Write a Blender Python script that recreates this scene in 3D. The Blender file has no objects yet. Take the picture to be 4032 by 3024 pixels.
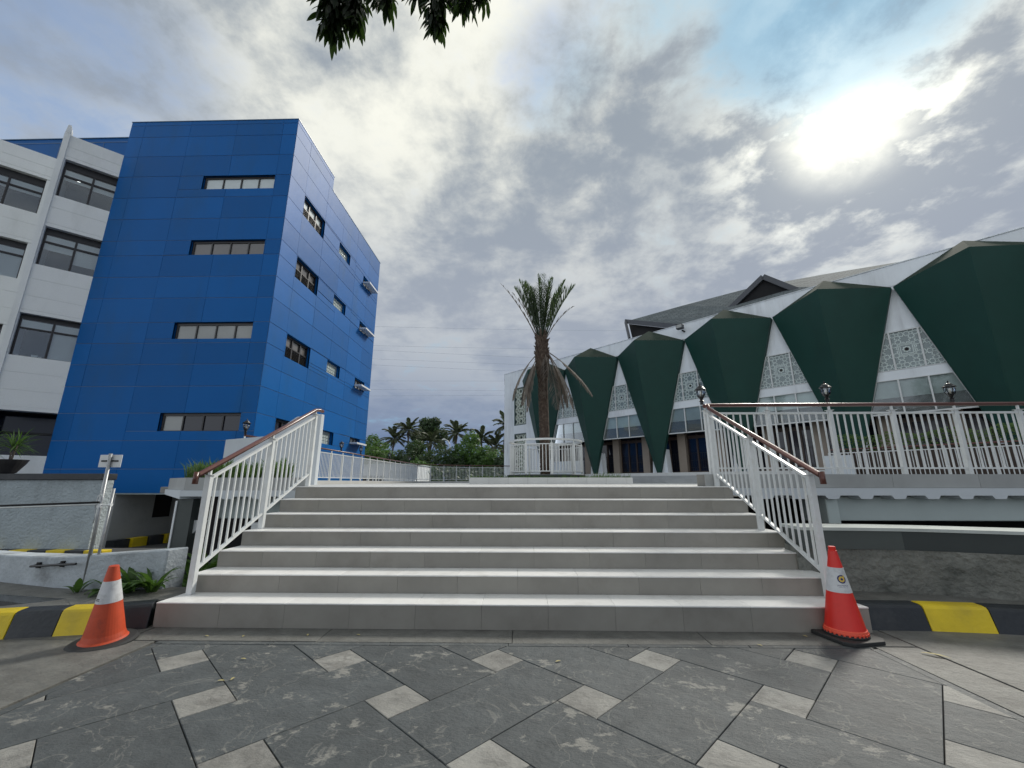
import bpy, bmesh, math, random
from mathutils import Vector, Matrix, Euler

random.seed(7)
SC = bpy.context.scene
COL = SC.collection
R = math.radians

# ------------------------------------------------------------------ camera
cam_d = bpy.data.cameras.new('camera')
cam = bpy.data.objects.new('camera', cam_d)
COL.objects.link(cam)
PITCH, YAW = math.atan(386 / 1625), R(1.34)
fwd = Vector((-math.sin(YAW) * math.cos(PITCH), math.cos(YAW) * math.cos(PITCH), math.sin(PITCH)))
rgt = Vector((math.cos(YAW), math.sin(YAW), 0))
upv = rgt.cross(fwd)
m = Matrix((rgt, upv, -fwd)).transposed().to_4x4()
m.translation = Vector((0, 0, 1.29))
cam.matrix_world = m
cam_d.sensor_fit = 'HORIZONTAL'
cam_d.sensor_width = 36
cam_d.lens = 1625 / 4032 * 36
cam_d.clip_start = 0.05
cam_d.clip_end = 5000
SC.camera = cam

# ------------------------------------------------------------------ sky and sun
SUN = Vector((0.549, 0.583, 0.598)).normalized()
w = bpy.data.worlds.new('World')
SC.world = w
w.use_nodes = True
NT = w.node_tree
NT.nodes.clear()


def N(t, **kw):
    n = NT.nodes.new(t)
    for k, v in kw.items():
        setattr(n, k, v)
    return n


def math_n(op, a, b=None, clamp=False):
    n = N('ShaderNodeMath', operation=op, use_clamp=clamp)
    for i, x in enumerate((a, b)):
        if x is None:
            continue
        if isinstance(x, (int, float)):
            n.inputs[i].default_value = x
        else:
            NT.links.new(x, n.inputs[i])
    return n.outputs[0]


def ramp_n(fac, lo, hi, smooth=True):
    n = N('ShaderNodeMapRange')
    n.interpolation_type = 'SMOOTHSTEP' if smooth else 'LINEAR'
    NT.links.new(fac, n.inputs[0])
    n.inputs[1].default_value = lo
    n.inputs[2].default_value = hi
    return n.outputs[0]


def mixc(fac, a, b, blend='MIX'):
    n = N('ShaderNodeMix', data_type='RGBA', blend_type=blend)
    if isinstance(fac, (int, float)):
        n.inputs[0].default_value = fac
    else:
        NT.links.new(fac, n.inputs[0])
    for i, x in ((6, a), (7, b)):
        if isinstance(x, tuple):
            n.inputs[i].default_value = (*x, 1)
        else:
            NT.links.new(x, n.inputs[i])
    return n.outputs[2]


tc = N('ShaderNodeTexCoord')
dirv = tc.outputs['Generated']
sep = N('ShaderNodeSeparateXYZ')
NT.links.new(dirv, sep.inputs[0])
zc = math_n('MAXIMUM', sep.outputs[2], 0.0)
den = math_n('ADD', zc, 0.22)
cx = math_n('DIVIDE', sep.outputs[0], den)
cy = math_n('DIVIDE', sep.outputs[1], den)
comb = N('ShaderNodeCombineXYZ')
NT.links.new(cx, comb.inputs[0])
NT.links.new(cy, comb.inputs[1])


def cloud_noise(scale, detail, rough, dist, off):
    mp = N('ShaderNodeMapping')
    mp.inputs['Location'].default_value = off
    NT.links.new(comb.outputs[0], mp.inputs[0])
    n = N('ShaderNodeTexNoise')
    n.inputs['Scale'].default_value = scale
    n.inputs['Detail'].default_value = detail
    n.inputs['Roughness'].default_value = rough
    n.inputs['Distortion'].default_value = dist
    NT.links.new(mp.outputs[0], n.inputs['Vector'])
    return n.outputs['Fac']


big = cloud_noise(0.95, 3, 0.5, 0.3, (3.1, 1.7, 0))
mid = cloud_noise(2.3, 10, 0.56, 0.22, (7.2, 2.4, 1))
fine = cloud_noise(6.5, 9, 0.62, 0.15, (1.4, 5.6, 2))


def toward(d, lo, hi):
    """1 near the direction d, falling to 0: where a cloud bank or a gap lies"""
    n = N('ShaderNodeVectorMath', operation='DOT_PRODUCT')
    NT.links.new(dirv, n.inputs[0])
    n.inputs[1].default_value = Vector(d).normalized()
    return ramp_n(n.outputs['Value'], math.cos(R(hi)), math.cos(R(lo)))


dotn = N('ShaderNodeVectorMath', operation='DOT_PRODUCT')
NT.links.new(dirv, dotn.inputs[0])
dotn.inputs[1].default_value = SUN
sdot = math_n('MAXIMUM', dotn.outputs['Value'], 0.0)
thick = math_n('ADD', math_n('MULTIPLY', big, 0.45), math_n('MULTIPLY', mid, 0.55))
thick = math_n('ADD', thick, math_n('MULTIPLY', math_n('SUBTRACT', fine, 0.5), 0.36))
thick = math_n('ADD', thick, math_n('MULTIPLY', toward((0.55, 0.72, 0.42), 4, 26), 0.10))
thick = math_n('ADD', thick, math_n('MULTIPLY', toward((0.22, 0.64, 0.74), 3, 16), 0.06))
thick = math_n('SUBTRACT', thick, math_n('MULTIPLY', toward((-0.02, 0.68, 0.72), 3, 20), 0.055))
thick = math_n('SUBTRACT', thick, math_n('MULTIPLY', toward((-0.45, 0.6, 0.66), 3, 20), 0.06))
thick = math_n('SUBTRACT', thick, math_n('MULTIPLY', toward((0.54, 0.59, 0.60), 1, 9), 0.07))
thick = math_n('ADD', thick, math_n('MULTIPLY', toward((0.72, 0.55, 0.42), 3, 15), 0.07))
lightf = ramp_n(thick, 0.585, 0.375)
cloud = mixc(lightf, (0.160, 0.184, 0.212), (0.49, 0.49, 0.44))
# low cloud near the horizon is bluer and darker, away from the sun
midf = ramp_n(sep.outputs[2], 0.74, 0.34)
midc = mixc(lightf, (0.178, 0.200, 0.240), (0.232, 0.252, 0.282))
cloud = mixc(math_n('MULTIPLY', midf, 0.88), cloud, midc)
lowf = ramp_n(sep.outputs[2], 0.40, 0.03)
lowc = mixc(ramp_n(sdot, 0.45, 0.97), (0.064, 0.100, 0.180), (0.17, 0.20, 0.24))
cloud = mixc(math_n('MULTIPLY', lowf, 0.92), cloud, lowc)
# cloud away from the sun brightened, added to lift light on the facades
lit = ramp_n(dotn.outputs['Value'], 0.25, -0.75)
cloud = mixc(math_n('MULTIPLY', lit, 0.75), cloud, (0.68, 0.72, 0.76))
# light scattered forward round the sun through the thinner cloud
wide = math_n('POWER', sdot, 26.0)
tight = math_n('POWER', sdot, 100.0)
core = math_n('POWER', sdot, 700.0)
thin2 = ramp_n(math_n('ADD', math_n('MULTIPLY', mid, 0.5), math_n('MULTIPLY', fine, 0.5)), 0.56, 0.42)
thin2 = math_n('MAXIMUM', thin2, math_n('MULTIPLY', toward(SUN, 0.5, 8.0), math_n('MULTIPLY', math_n('SUBTRACT', math_n('ADD', math_n('MULTIPLY', fine, 0.7), math_n('MULTIPLY', mid, 0.3)), 0.36), 2.4)))
thin = ramp_n(thick, 0.58, 0.38)
glow1 = math_n('MULTIPLY', wide, math_n('ADD', 0.012, math_n('MULTIPLY', thin2, 0.28)))
glow2 = math_n('ADD', math_n('MULTIPLY', tight, math_n('ADD', 0.08, math_n('MULTIPLY', thin2, 0.50))), math_n('MULTIPLY', core, 0.35))
gl = N('ShaderNodeVectorMath', operation='SCALE')
gl.inputs[0].default_value = (1.0, 0.95, 0.74)
NT.links.new(glow1, gl.inputs['Scale'])
gl2 = N('ShaderNodeVectorMath', operation='SCALE')
gl2.inputs[0].default_value = (1.0, 0.95, 0.74)
NT.links.new(glow2, gl2.inputs['Scale'])
addg = N('ShaderNodeVectorMath', operation='ADD')
NT.links.new(gl.outputs[0], addg.inputs[0])
NT.links.new(gl2.outputs[0], addg.inputs[1])
adds = N('ShaderNodeVectorMath', operation='ADD')
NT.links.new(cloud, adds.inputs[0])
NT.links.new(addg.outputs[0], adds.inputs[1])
# clear blue sky in the gaps
sky = N('ShaderNodeTexSky', sky_type='NISHITA')
sky.sun_disc = False
sky.sun_elevation = math.asin(SUN.z)
sky.sun_rotation = math.atan2(SUN.x, SUN.y)
sky.altitude = 0
sky.air_density = 1.0
sky.dust_density = 0.4
skys = N('ShaderNodeVectorMath', operation='SCALE')
NT.links.new(sky.outputs[0], skys.inputs[0])
skys.inputs['Scale'].default_value = 1.0
skym = N('ShaderNodeVectorMath', operation='MINIMUM')
NT.links.new(skys.outputs[0], skym.inputs[0])
skym.inputs[1].default_value = (1.5, 2.75, 3.75)
gapn = math_n('SUBTRACT', math_n('ADD', math_n('MULTIPLY', mid, -0.45), 0.62), math_n('MULTIPLY', math_n('SUBTRACT', fine, 0.5), 0.65))
for d_, lo_, hi_, k_ in (((-0.64, 0.50, 0.58), 2, 15, 0.16), ((-0.70, 0.38, 0.62), 2, 22, 0.08), ((0.50, 0.50, 0.70), 2, 13, 0.26), ((0.05, 0.64, 0.765), 0.2, 8, 0.13), ((0.30, 0.36, 0.88), 4, 24, 0.14), ((-0.4, -0.5, 0.76), 6, 30, 0.16), ((0.7, -0.4, 0.6), 6, 26, 0.14)):
    gapn = math_n('ADD', gapn, math_n('MULTIPLY', toward(d_, lo_, hi_), k_))
gap = ramp_n(gapn, 0.44, 0.74)
clscale = N('ShaderNodeVectorMath', operation='SCALE')
NT.links.new(adds.outputs[0], clscale.inputs[0])
clscale.inputs['Scale'].default_value = 10.0
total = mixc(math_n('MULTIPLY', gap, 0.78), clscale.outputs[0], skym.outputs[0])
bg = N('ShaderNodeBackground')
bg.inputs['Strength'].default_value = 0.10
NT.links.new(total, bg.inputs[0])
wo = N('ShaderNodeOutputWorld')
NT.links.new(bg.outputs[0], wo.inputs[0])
w.cycles.sampling_method = 'MANUAL'
w.cycles.sample_map_resolution = 512

sun_d = bpy.data.lights.new('sun', 'SUN')
sun_d.energy = 1.5
sun_d.angle = R(12)
sun_d.color = (1.0, 0.95, 0.86)
sun = bpy.data.objects.new('sun', sun_d)
COL.objects.link(sun)
sun.rotation_euler = (-SUN).to_track_quat('-Z', 'Y').to_euler()
sun.location = (20, 20, 40)

SC.view_settings.view_transform = 'Standard'
SC.view_settings.look = 'None'
SC.view_settings.exposure = 1.0
SC.view_settings.gamma = 1.0
SC.view_settings.use_curve_mapping = False
SC.render.engine = 'CYCLES'
SC.cycles.use_denoising = True
SC.cycles.max_bounces = 6
SC.cycles.transparent_max_bounces = 12
SC.cycles.caustics_reflective = False
SC.cycles.caustics_refractive = False


# ------------------------------------------------------------------ materials
def mat(name, col, rough=0.6, var=0.12, scale=2.0, bump=0.0, bscale=60.0, spec=0.5, metal=0.0,
        objvar=0.0, dirt=None, dirt_amt=0.4, dirt_scale=1.5, streak=0.0, coat=0.0, emit=None, transl=None):
    mt = bpy.data.materials.new(name)
    mt.use_nodes = True
    nt = mt.node_tree
    b = nt.nodes['Principled BSDF']
    L = nt.links.new
    b.inputs['Roughness'].default_value = rough
    b.inputs['Specular IOR Level'].default_value = spec
    b.inputs['Metallic'].default_value = metal
    b.inputs['Coat Weight'].default_value = coat
    geo = nt.nodes.new('ShaderNodeNewGeometry')
    noi = nt.nodes.new('ShaderNodeTexNoise')
    noi.inputs['Scale'].default_value = scale
    noi.inputs['Detail'].default_value = 6
    noi.inputs['Roughness'].default_value = 0.6
    L(geo.outputs['Position'], noi.inputs['Vector'])
    mr = nt.nodes.new('ShaderNodeMapRange')
    mr.inputs[1].default_value = 0.25
    mr.inputs[2].default_value = 0.75
    mr.inputs[3].default_value = 1 - var
    mr.inputs[4].default_value = 1 + var
    L(noi.outputs['Fac'], mr.inputs[0])
    fac = mr.outputs[0]
    if objvar:
        oi = nt.nodes.new('ShaderNodeObjectInfo')
        m2 = nt.nodes.new('ShaderNodeMapRange')
        m2.inputs[3].default_value = 1 - objvar
        m2.inputs[4].default_value = 1 + objvar
        L(oi.outputs['Random'], m2.inputs[0])
        mm = nt.nodes.new('ShaderNodeMath')
        mm.operation = 'MULTIPLY'
        L(fac, mm.inputs[0])
        L(m2.outputs[0], mm.inputs[1])
        fac = mm.outputs[0]
    vm = nt.nodes.new('ShaderNodeVectorMath')
    vm.operation = 'SCALE'
    vm.inputs[0].default_value = col
    L(fac, vm.inputs['Scale'])
    cout = vm.outputs[0]
    if dirt is not None:
        n2 = nt.nodes.new('ShaderNodeTexNoise')
        n2.inputs['Scale'].default_value = dirt_scale
        n2.inputs['Detail'].default_value = 9
        n2.inputs['Roughness'].default_value = 0.65
        if streak:
            mp = nt.nodes.new('ShaderNodeMapping')
            mp.inputs['Scale'].default_value = (1, 1, streak)
            L(geo.outputs['Position'], mp.inputs[0])
            L(mp.outputs[0], n2.inputs['Vector'])
        else:
            L(geo.outputs['Position'], n2.inputs['Vector'])
        r2 = nt.nodes.new('ShaderNodeMapRange')
        r2.interpolation_type = 'SMOOTHSTEP'
        r2.inputs[1].default_value = 0.48
        r2.inputs[2].default_value = 0.72
        r2.inputs[4].default_value = dirt_amt
        L(n2.outputs['Fac'], r2.inputs[0])
        mx = nt.nodes.new('ShaderNodeMix')
        mx.data_type = 'RGBA'
        L(r2.outputs[0], mx.inputs[0])
        L(cout, mx.inputs[6])
        mx.inputs[7].default_value = (*dirt, 1)
        cout = mx.outputs[2]
    L(cout, b.inputs['Base Color'])
    if bump:
        n3 = nt.nodes.new('ShaderNodeTexNoise')
        n3.inputs['Scale'].default_value = bscale
        n3.inputs['Detail'].default_value = 5
        L(geo.outputs['Position'], n3.inputs['Vector'])
        bp = nt.nodes.new('ShaderNodeBump')
        bp.inputs['Strength'].default_value = min(1.0, bump)
        bp.inputs['Distance'].default_value = 0.02 if bscale > 20 else (0.06 if bscale > 2 else 0.1)
        L(n3.outputs['Fac'], bp.inputs['Height'])
        L(bp.outputs[0], b.inputs['Normal'])
    if emit:
        b.inputs['Emission Color'].default_value = (*emit[0], 1)
        b.inputs['Emission Strength'].default_value = emit[1]
    if transl:
        b.inputs['Transmission Weight'].default_value = 0
        tr = nt.nodes.new('ShaderNodeBsdfTranslucent')
        tr.inputs[0].default_value = (*transl, 1)
        ms = nt.nodes.new('ShaderNodeMixShader')
        ms.inputs[0].default_value = 0.42
        L(b.outputs[0], ms.inputs[1])
        L(tr.outputs[0], ms.inputs[2])
        L(ms.outputs[0], nt.nodes['Material Output'].inputs[0])
    return mt


def slate_mat(name, col, patch, amt, lo, hi):
    """cast paving: mottled, with worn flakes, fine cleft lines and relief"""
    mt = mat(name, col, rough=0.62, var=0.25, scale=5.0, objvar=0.13)
    nt = mt.node_tree
    L = nt.links.new
    b = nt.nodes['Principled BSDF']
    geo = nt.nodes.new('ShaderNodeNewGeometry')
    src = b.inputs['Base Color'].links[0].from_socket
    n1 = nt.nodes.new('ShaderNodeTexNoise')
    n1.inputs['Scale'].default_value = 4.2
    n1.inputs['Detail'].default_value = 12
    n1.inputs['Roughness'].default_value = 0.74
    n1.inputs['Distortion'].default_value = 0.15
    mp = nt.nodes.new('ShaderNodeMapping')
    mp.inputs['Scale'].default_value = (1.0, 1.35, 1)
    mp.inputs['Rotation'].default_value = (0, 0, 0.5)
    L(geo.outputs['Position'], mp.inputs[0])
    L(mp.outputs[0], n1.inputs['Vector'])
    n0 = nt.nodes.new('ShaderNodeTexNoise')
    n0.inputs['Scale'].default_value = 1.1
    n0.inputs['Detail'].default_value = 2
    L(geo.outputs['Position'], n0.inputs['Vector'])
    g0 = nt.nodes.new('ShaderNodeMath')
    g0.operation = 'MULTIPLY_ADD'
    g0.inputs[1].default_value = 0.35
    g0.inputs[2].default_value = -0.175
    L(n0.outputs['Fac'], g0.inputs[0])
    g1 = nt.nodes.new('ShaderNodeMath')
    g1.operation = 'ADD'
    L(g0.outputs[0], g1.inputs[0])
    L(n1.outputs['Fac'], g1.inputs[1])
    r1 = nt.nodes.new('ShaderNodeMapRange')
    r1.inputs[1].default_value = lo
    r1.inputs[2].default_value = hi
    r1.inputs[4].default_value = amt
    L(g1.outputs[0], r1.inputs[0])
    mx = nt.nodes.new('ShaderNodeMix')
    mx.data_type = 'RGBA'
    L(r1.outputs[0], mx.inputs[0])
    L(src, mx.inputs[6])
    mx.inputs[7].default_value = (*patch, 1)
    # thin light cleft lines
    vo = nt.nodes.new('ShaderNodeTexNoise')
    vo.inputs['Scale'].default_value = 2.3
    vo.inputs['Detail'].default_value = 4
    vo.inputs['Distortion'].default_value = 1.1
    L(geo.outputs['Position'], vo.inputs['Vector'])
    s1 = nt.nodes.new('ShaderNodeMath')
    s1.operation = 'SUBTRACT'
    s1.inputs[1].default_value = 0.5
    L(vo.outputs['Fac'], s1.inputs[0])
    s2 = nt.nodes.new('ShaderNodeMath')
    s2.operation = 'ABSOLUTE'
    L(s1.outputs[0], s2.inputs[0])
    r2 = nt.nodes.new('ShaderNodeMapRange')
    r2.inputs[1].default_value = 0.010
    r2.inputs[2].default_value = 0.0
    r2.inputs[4].default_value = 0.85
    L(s2.outputs[0], r2.inputs[0])
    mm = nt.nodes.new('ShaderNodeMath')
    mm.operation = 'MULTIPLY'
    L(r2.outputs[0], mm.inputs[0])
    L(n1.outputs['Fac'], mm.inputs[1])
    mx2 = nt.nodes.new('ShaderNodeMix')
    mx2.data_type = 'RGBA'
    L(mm.outputs[0], mx2.inputs[0])
    L(mx.outputs[2], mx2.inputs[6])
    mx2.inputs[7].default_value = (*patch, 1)
    L(mx2.outputs[2], b.inputs['Base Color'])
    n3 = nt.nodes.new('ShaderNodeTexNoise')
    n3.inputs['Scale'].default_value = 9
    n3.inputs['Detail'].default_value = 9
    n3.inputs['Roughness'].default_value = 0.7
    L(mp.outputs[0], n3.inputs['Vector'])
    bp = nt.nodes.new('ShaderNodeBump')
    bp.inputs['Strength'].default_value = 0.8
    bp.inputs['Distance'].default_value = 0.03
    L(n3.outputs['Fac'], bp.inputs['Height'])
    L(bp.outputs[0], b.inputs['Normal'])
    return mt


def glass_mat(name, tint, mixf):
    mt = bpy.data.materials.new(name)
    mt.use_nodes = True
    nt = mt.node_tree
    nt.nodes.remove(nt.nodes['Principled BSDF'])
    tr = nt.nodes.new('ShaderNodeBsdfTransparent')
    tr.inputs[0].default_value = (*tint, 1)
    gl = nt.nodes.new('ShaderNodeBsdfGlossy')
    gl.inputs['Roughness'].default_value = 0.03
    gl.inputs[0].default_value = (0.9, 0.95, 1, 1)
    fr = nt.nodes.new('ShaderNodeFresnel')
    fr.inputs[0].default_value = 1.5
    ad = nt.nodes.new('ShaderNodeMath')
    ad.operation = 'MULTIPLY_ADD'
    ad.inputs[1].default_value = 1.0
    ad.inputs[2].default_value = mixf
    ad.use_clamp = True
    nt.links.new(fr.outputs[0], ad.inputs[0])
    ms = nt.nodes.new('ShaderNodeMixShader')
    nt.links.new(ad.outputs[0], ms.inputs[0])
    nt.links.new(tr.outputs[0], ms.inputs[1])
    nt.links.new(gl.outputs[0], ms.inputs[2])
    nt.links.new(ms.outputs[0], nt.nodes['Material Output'].inputs[0])
    return mt


M = {}
M['concrete'] = slate_mat('washed concrete', (0.150, 0.150, 0.138), (0.085, 0.082, 0.075), 0.65, 0.46, 0.66)
M['slate'] = slate_mat('dark stamped slate', (0.074, 0.083, 0.086), (0.27, 0.265, 0.24), 0.8, 0.592, 0.628)
M['slatelight'] = slate_mat('light stamped stone', (0.27, 0.265, 0.245), (0.13, 0.125, 0.115), 0.75, 0.50, 0.66)
M['joint'] = mat('dark joint', (0.028, 0.028, 0.03), 0.9)
M['tread'] = mat('pale step tile', (0.80, 0.795, 0.775), 0.42, 0.05, 3, objvar=0.04, dirt=(0.50, 0.48, 0.45), dirt_amt=0.4, dirt_scale=3.5)
M['riser'] = mat('grey riser tile', (0.262, 0.25, 0.222), 0.5, 0.14, 2.2, objvar=0.06, dirt=(0.17, 0.155, 0.135), dirt_amt=0.45, dirt_scale=1.9)
M['grout'] = mat('grey grout', (0.20, 0.195, 0.18), 0.9)
M['fascia'] = mat('grey fascia tile', (0.37, 0.38, 0.375), 0.6, 0.1, 1.6, objvar=0.05, dirt=(0.24, 0.24, 0.235), dirt_amt=0.35)
M['wpaint'] = mat('white paint', (0.72, 0.74, 0.75), 0.45, 0.05, 3, dirt=(0.45, 0.43, 0.39), dirt_amt=0.25, dirt_scale=3)
M['rail'] = mat('white railing paint', (0.66, 0.68, 0.675), 0.42, 0.06, 5, dirt=(0.44, 0.42, 0.37), dirt_amt=0.3, dirt_scale=9)
M['wood'] = mat('brown handrail paint', (0.115, 0.042, 0.032), 0.32, 0.2, 14)
M['beamgrey'] = mat('grey painted beam', (0.50, 0.57, 0.555), 0.7, 0.06, 1.2)
M['beamwhite'] = mat('pale painted beam', (0.58, 0.62, 0.65), 0.65, 0.06, 2)
M['black'] = mat('black paint', (0.014, 0.014, 0.016), 0.45, 0.2, 6)
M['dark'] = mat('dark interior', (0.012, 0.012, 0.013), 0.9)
M['iron'] = mat('black cast iron', (0.012, 0.012, 0.013), 0.35, 0.2, 8, metal=0.3)
M['kblack'] = mat('black kerb paint', (0.015, 0.019, 0.024), 0.5, 0.25, 5, bump=0.25, bscale=30, dirt=(0.1, 0.1, 0.095), dirt_amt=0.3, dirt_scale=3)
M['kyellow'] = mat('yellow kerb paint', (0.72, 0.53, 0.01), 0.5, 0.12, 5, bump=0.25, bscale=30, dirt=(0.28, 0.21, 0.03), dirt_amt=0.45, dirt_scale=2.5)
M['stucco'] = mat('rough stucco', (0.185, 0.188, 0.168), 0.9, 0.35, 3.5, bump=1.0, bscale=14, dirt=(0.03, 0.038, 0.032), dirt_amt=0.9, dirt_scale=1.3)
M['band'] = mat('dark green grey band', (0.030, 0.038, 0.037), 0.6, 0.15, 2)
M['band2'] = mat('grey band', (0.065, 0.076, 0.072), 0.6, 0.12, 2)
M['bluestucco'] = mat('pale blue grey render', (0.42, 0.46, 0.49), 0.9, 0.14, 4, bump=0.8, bscale=22, dirt=(0.12, 0.12, 0.115), dirt_amt=0.6, dirt_scale=2.2)
M['greystucco'] = mat('grey render', (0.36, 0.41, 0.43), 0.9, 0.14, 3, bump=0.7, bscale=16, dirt=(0.13, 0.13, 0.13), dirt_amt=0.5, dirt_scale=1.2, streak=0.15)
M['orange'] = mat('faded orange rubber', (0.52, 0.062, 0.016), 0.5, 0.16, 12, dirt=(0.13, 0.022, 0.014), dirt_amt=0.75, dirt_scale=6)
M['red'] = mat('red orange plastic', (0.70, 0.022, 0.012), 0.42, 0.06, 12)
M['redrim'] = mat('light red rim', (0.85, 0.10, 0.05), 0.5, 0.05, 12)
M['sleeve'] = mat('silver sleeve', (0.60, 0.61, 0.62), 0.4, 0.12, 20, dirt=(0.3, 0.3, 0.3), dirt_amt=0.5, dirt_scale=14)
M['rubber'] = mat('black rubber', (0.022, 0.023, 0.023), 0.65, 0.2, 10)
M['navy'] = mat('navy print', (0.012, 0.012, 0.10), 0.5)
M['gold'] = mat('yellow print', (0.62, 0.42, 0.06), 0.5)
M['galv'] = mat('galvanised steel', (0.38, 0.39, 0.40), 0.45, 0.2, 12, metal=0.6)
M['blue'] = mat('blue cladding', (0.0, 0.104, 0.35), 0.45, 0.05, 0.5, objvar=0.10, spec=0.13, bump=0.12, bscale=0.9, dirt=(0.012, 0.09, 0.23), dirt_amt=0.45, dirt_scale=0.7, streak=0.3)
M['sealant'] = mat('grey blue sealant', (0.17, 0.24, 0.36), 0.8)
M['capblue'] = mat('parapet flashing', (0.10, 0.19, 0.30), 0.35, 0.1, 2)
M['frame'] = mat('dark window frame', (0.016, 0.014, 0.016), 0.4)
M['frosted'] = mat('frosted glass', (0.58, 0.64, 0.64), 0.18, 0.06, 3)
M['greyglass'] = mat('grey frosted glass', (0.30, 0.31, 0.30), 0.10, 0.12, 0.8)
M['brownglass'] = mat('brown grey glass', (0.165, 0.155, 0.15), 0.10, 0.12, 0.8)
M['glassblock'] = mat('glass block', (0.46, 0.52, 0.50), 0.12, 0.25, 22, bump=0.5, bscale=30)
M['glass'] = glass_mat('window glass', (0.94, 0.97, 0.98), 0.04)
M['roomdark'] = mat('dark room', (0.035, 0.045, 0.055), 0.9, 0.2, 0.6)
M['blind'] = mat('pale blind', (0.80, 0.84, 0.84), 0.8, 0.05, 2)
M['whitewall'] = mat('white spray render', (0.86, 0.885, 0.88), 0.85, 0.05, 40, bump=0.5, bscale=80, dirt=(0.62, 0.64, 0.62), dirt_amt=0.4, dirt_scale=1.0, streak=0.25)
M['mwhite'] = mat('white facade paint', (0.79, 0.83, 0.86), 0.7, 0.06, 0.9, dirt=(0.36, 0.37, 0.38), dirt_amt=0.45, dirt_scale=1.1, streak=0.15)
M['green'] = mat('dark green shell', (0.008, 0.050, 0.039), 0.55, 0.10, 1.2, spec=0.35, dirt=(0.006, 0.034, 0.026), dirt_amt=0.5, dirt_scale=0.5, streak=0.3)
M['greentop'] = mat('weathered shell top', (0.040, 0.056, 0.044), 0.9, 0.2, 3, spec=0.05, dirt=(0.062, 0.07, 0.056), dirt_amt=0.7, dirt_scale=1.1)
M['tracery'] = mat('etched tracery', (0.60, 0.68, 0.66), 0.5, 0.06, 3)
M['tracerybg'] = mat('grey green glass', (0.21, 0.26, 0.265), 0.12, 0.15, 1.0)
M['jali'] = mat('cream lattice', (0.66, 0.71, 0.62), 0.7, 0.08, 4)
M['jalibg'] = mat('dark green recess', (0.07, 0.11, 0.105), 0.5)
M['milky'] = mat('milky glass', (0.34, 0.39, 0.38), 0.07, 0.10, 1.4)
M['milky'] = glass_mat('milky glass', (0.75, 0.82, 0.82), 0.05)
_nt = M['milky'].node_tree
_df = _nt.nodes.new('ShaderNodeBsdfDiffuse')
_df.inputs[0].default_value = (0.42, 0.48, 0.47, 1)
_mx = _nt.nodes.new('ShaderNodeMixShader')
_mx.inputs[0].default_value = 0.22
_nt.links.new(_nt.nodes['Mix Shader'].outputs[0], _mx.inputs[1])
_nt.links.new(_df.outputs[0], _mx.inputs[2])
_nt.links.new(_mx.outputs[0], _nt.nodes['Material Output'].inputs[0])
M['palepanel'] = mat('pale backing panel', (0.75, 0.82, 0.80), 0.8)
M['ledge'] = mat('weathered white ledge', (0.46, 0.49, 0.47), 0.8, 0.1, 5, spec=0.2, dirt=(0.3, 0.32, 0.3), dirt_amt=0.5, dirt_scale=4)
M['beige'] = mat('beige pillar', (0.30, 0.25, 0.205), 0.75, 0.08, 2)
M['brown'] = mat('brown door timber', (0.045, 0.026, 0.018), 0.5, 0.2, 6)
M['doorglass'] = mat('dark door glass', (0.012, 0.014, 0.025), 0.06)
M['led'] = mat('red led', (0.4, 0.01, 0.01), 0.5, emit=((1.0, 0.05, 0.04), 1.3))
M['lit'] = mat('lit ceiling lamp', (0.9, 0.9, 0.9), 0.5, emit=((1, 1, 0.97), 1.4))
M['fasciadark'] = mat('dark grey fascia', (0.06, 0.065, 0.075), 0.5, 0.1, 2)
M['trunk'] = mat('palm bark', (0.080, 0.056, 0.042), 0.95, 0.45, 9, bump=0.6, bscale=30, dirt=(0.22, 0.19, 0.155), dirt_amt=0.45, dirt_scale=9)
M['frond'] = mat('palm leaf', (0.060, 0.088, 0.055), 0.5, 0.3, 2.5, transl=(0.08, 0.13, 0.04))
M['deadfrond'] = mat('dry palm leaf', (0.19, 0.165, 0.14), 0.85, 0.3, 3)
M['leaf'] = mat('dark tree leaf', (0.020, 0.036, 0.016), 0.45, 0.35, 8, transl=(0.03, 0.06, 0.01))
M['bush'] = mat('bush leaf', (0.075, 0.15, 0.035), 0.5, 0.5, 1.2, transl=(0.10, 0.20, 0.03))
M['bushdark'] = mat('dark foliage', (0.055, 0.092, 0.042), 0.55, 0.5, 0.8, transl=(0.05, 0.10, 0.02))
M['farpalm'] = mat('coconut leaf', (0.15, 0.175, 0.115), 0.5, 0.35, 0.6, transl=(0.09, 0.13, 0.05))
M['bark'] = mat('grey bark', (0.12, 0.10, 0.085), 0.95, 0.3, 4)
M['grass'] = mat('grass', (0.075, 0.135, 0.04), 0.6, 0.4, 4, transl=(0.12, 0.22, 0.05))
M['soil'] = mat('soil', (0.055, 0.043, 0.033), 0.95, 0.3, 9)
M['hedge'] = mat('hedge leaf', (0.075, 0.14, 0.03), 0.5, 0.45, 3, transl=(0.2, 0.34, 0.05))
M['dry'] = mat('dry fallen leaf', (0.42, 0.36, 0.16), 0.7, 0.3, 20)
M['ground'] = mat('dusty earth', (0.16, 0.15, 0.13), 0.95, 0.25, 0.4)
M['asphalt'] = mat('asphalt', (0.075, 0.075, 0.075), 0.9, 0.2, 2, bump=0.3, bscale=50)
M['plaza'] = mat('pale plaza tile', (0.60, 0.60, 0.58), 0.5, 0.08, 2, objvar=0.03)
M['pot'] = mat('dark clay pot', (0.03, 0.03, 0.032), 0.5, 0.2, 5)
M['wire'] = mat('power cable', (0.36, 0.42, 0.50), 0.6)
M['bulb'] = mat('lamp bulb', (0.75, 0.66, 0.5), 0.4)
M['lampglass'] = glass_mat('lamp glass', (0.86, 0.88, 0.9), 0.10)


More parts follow.
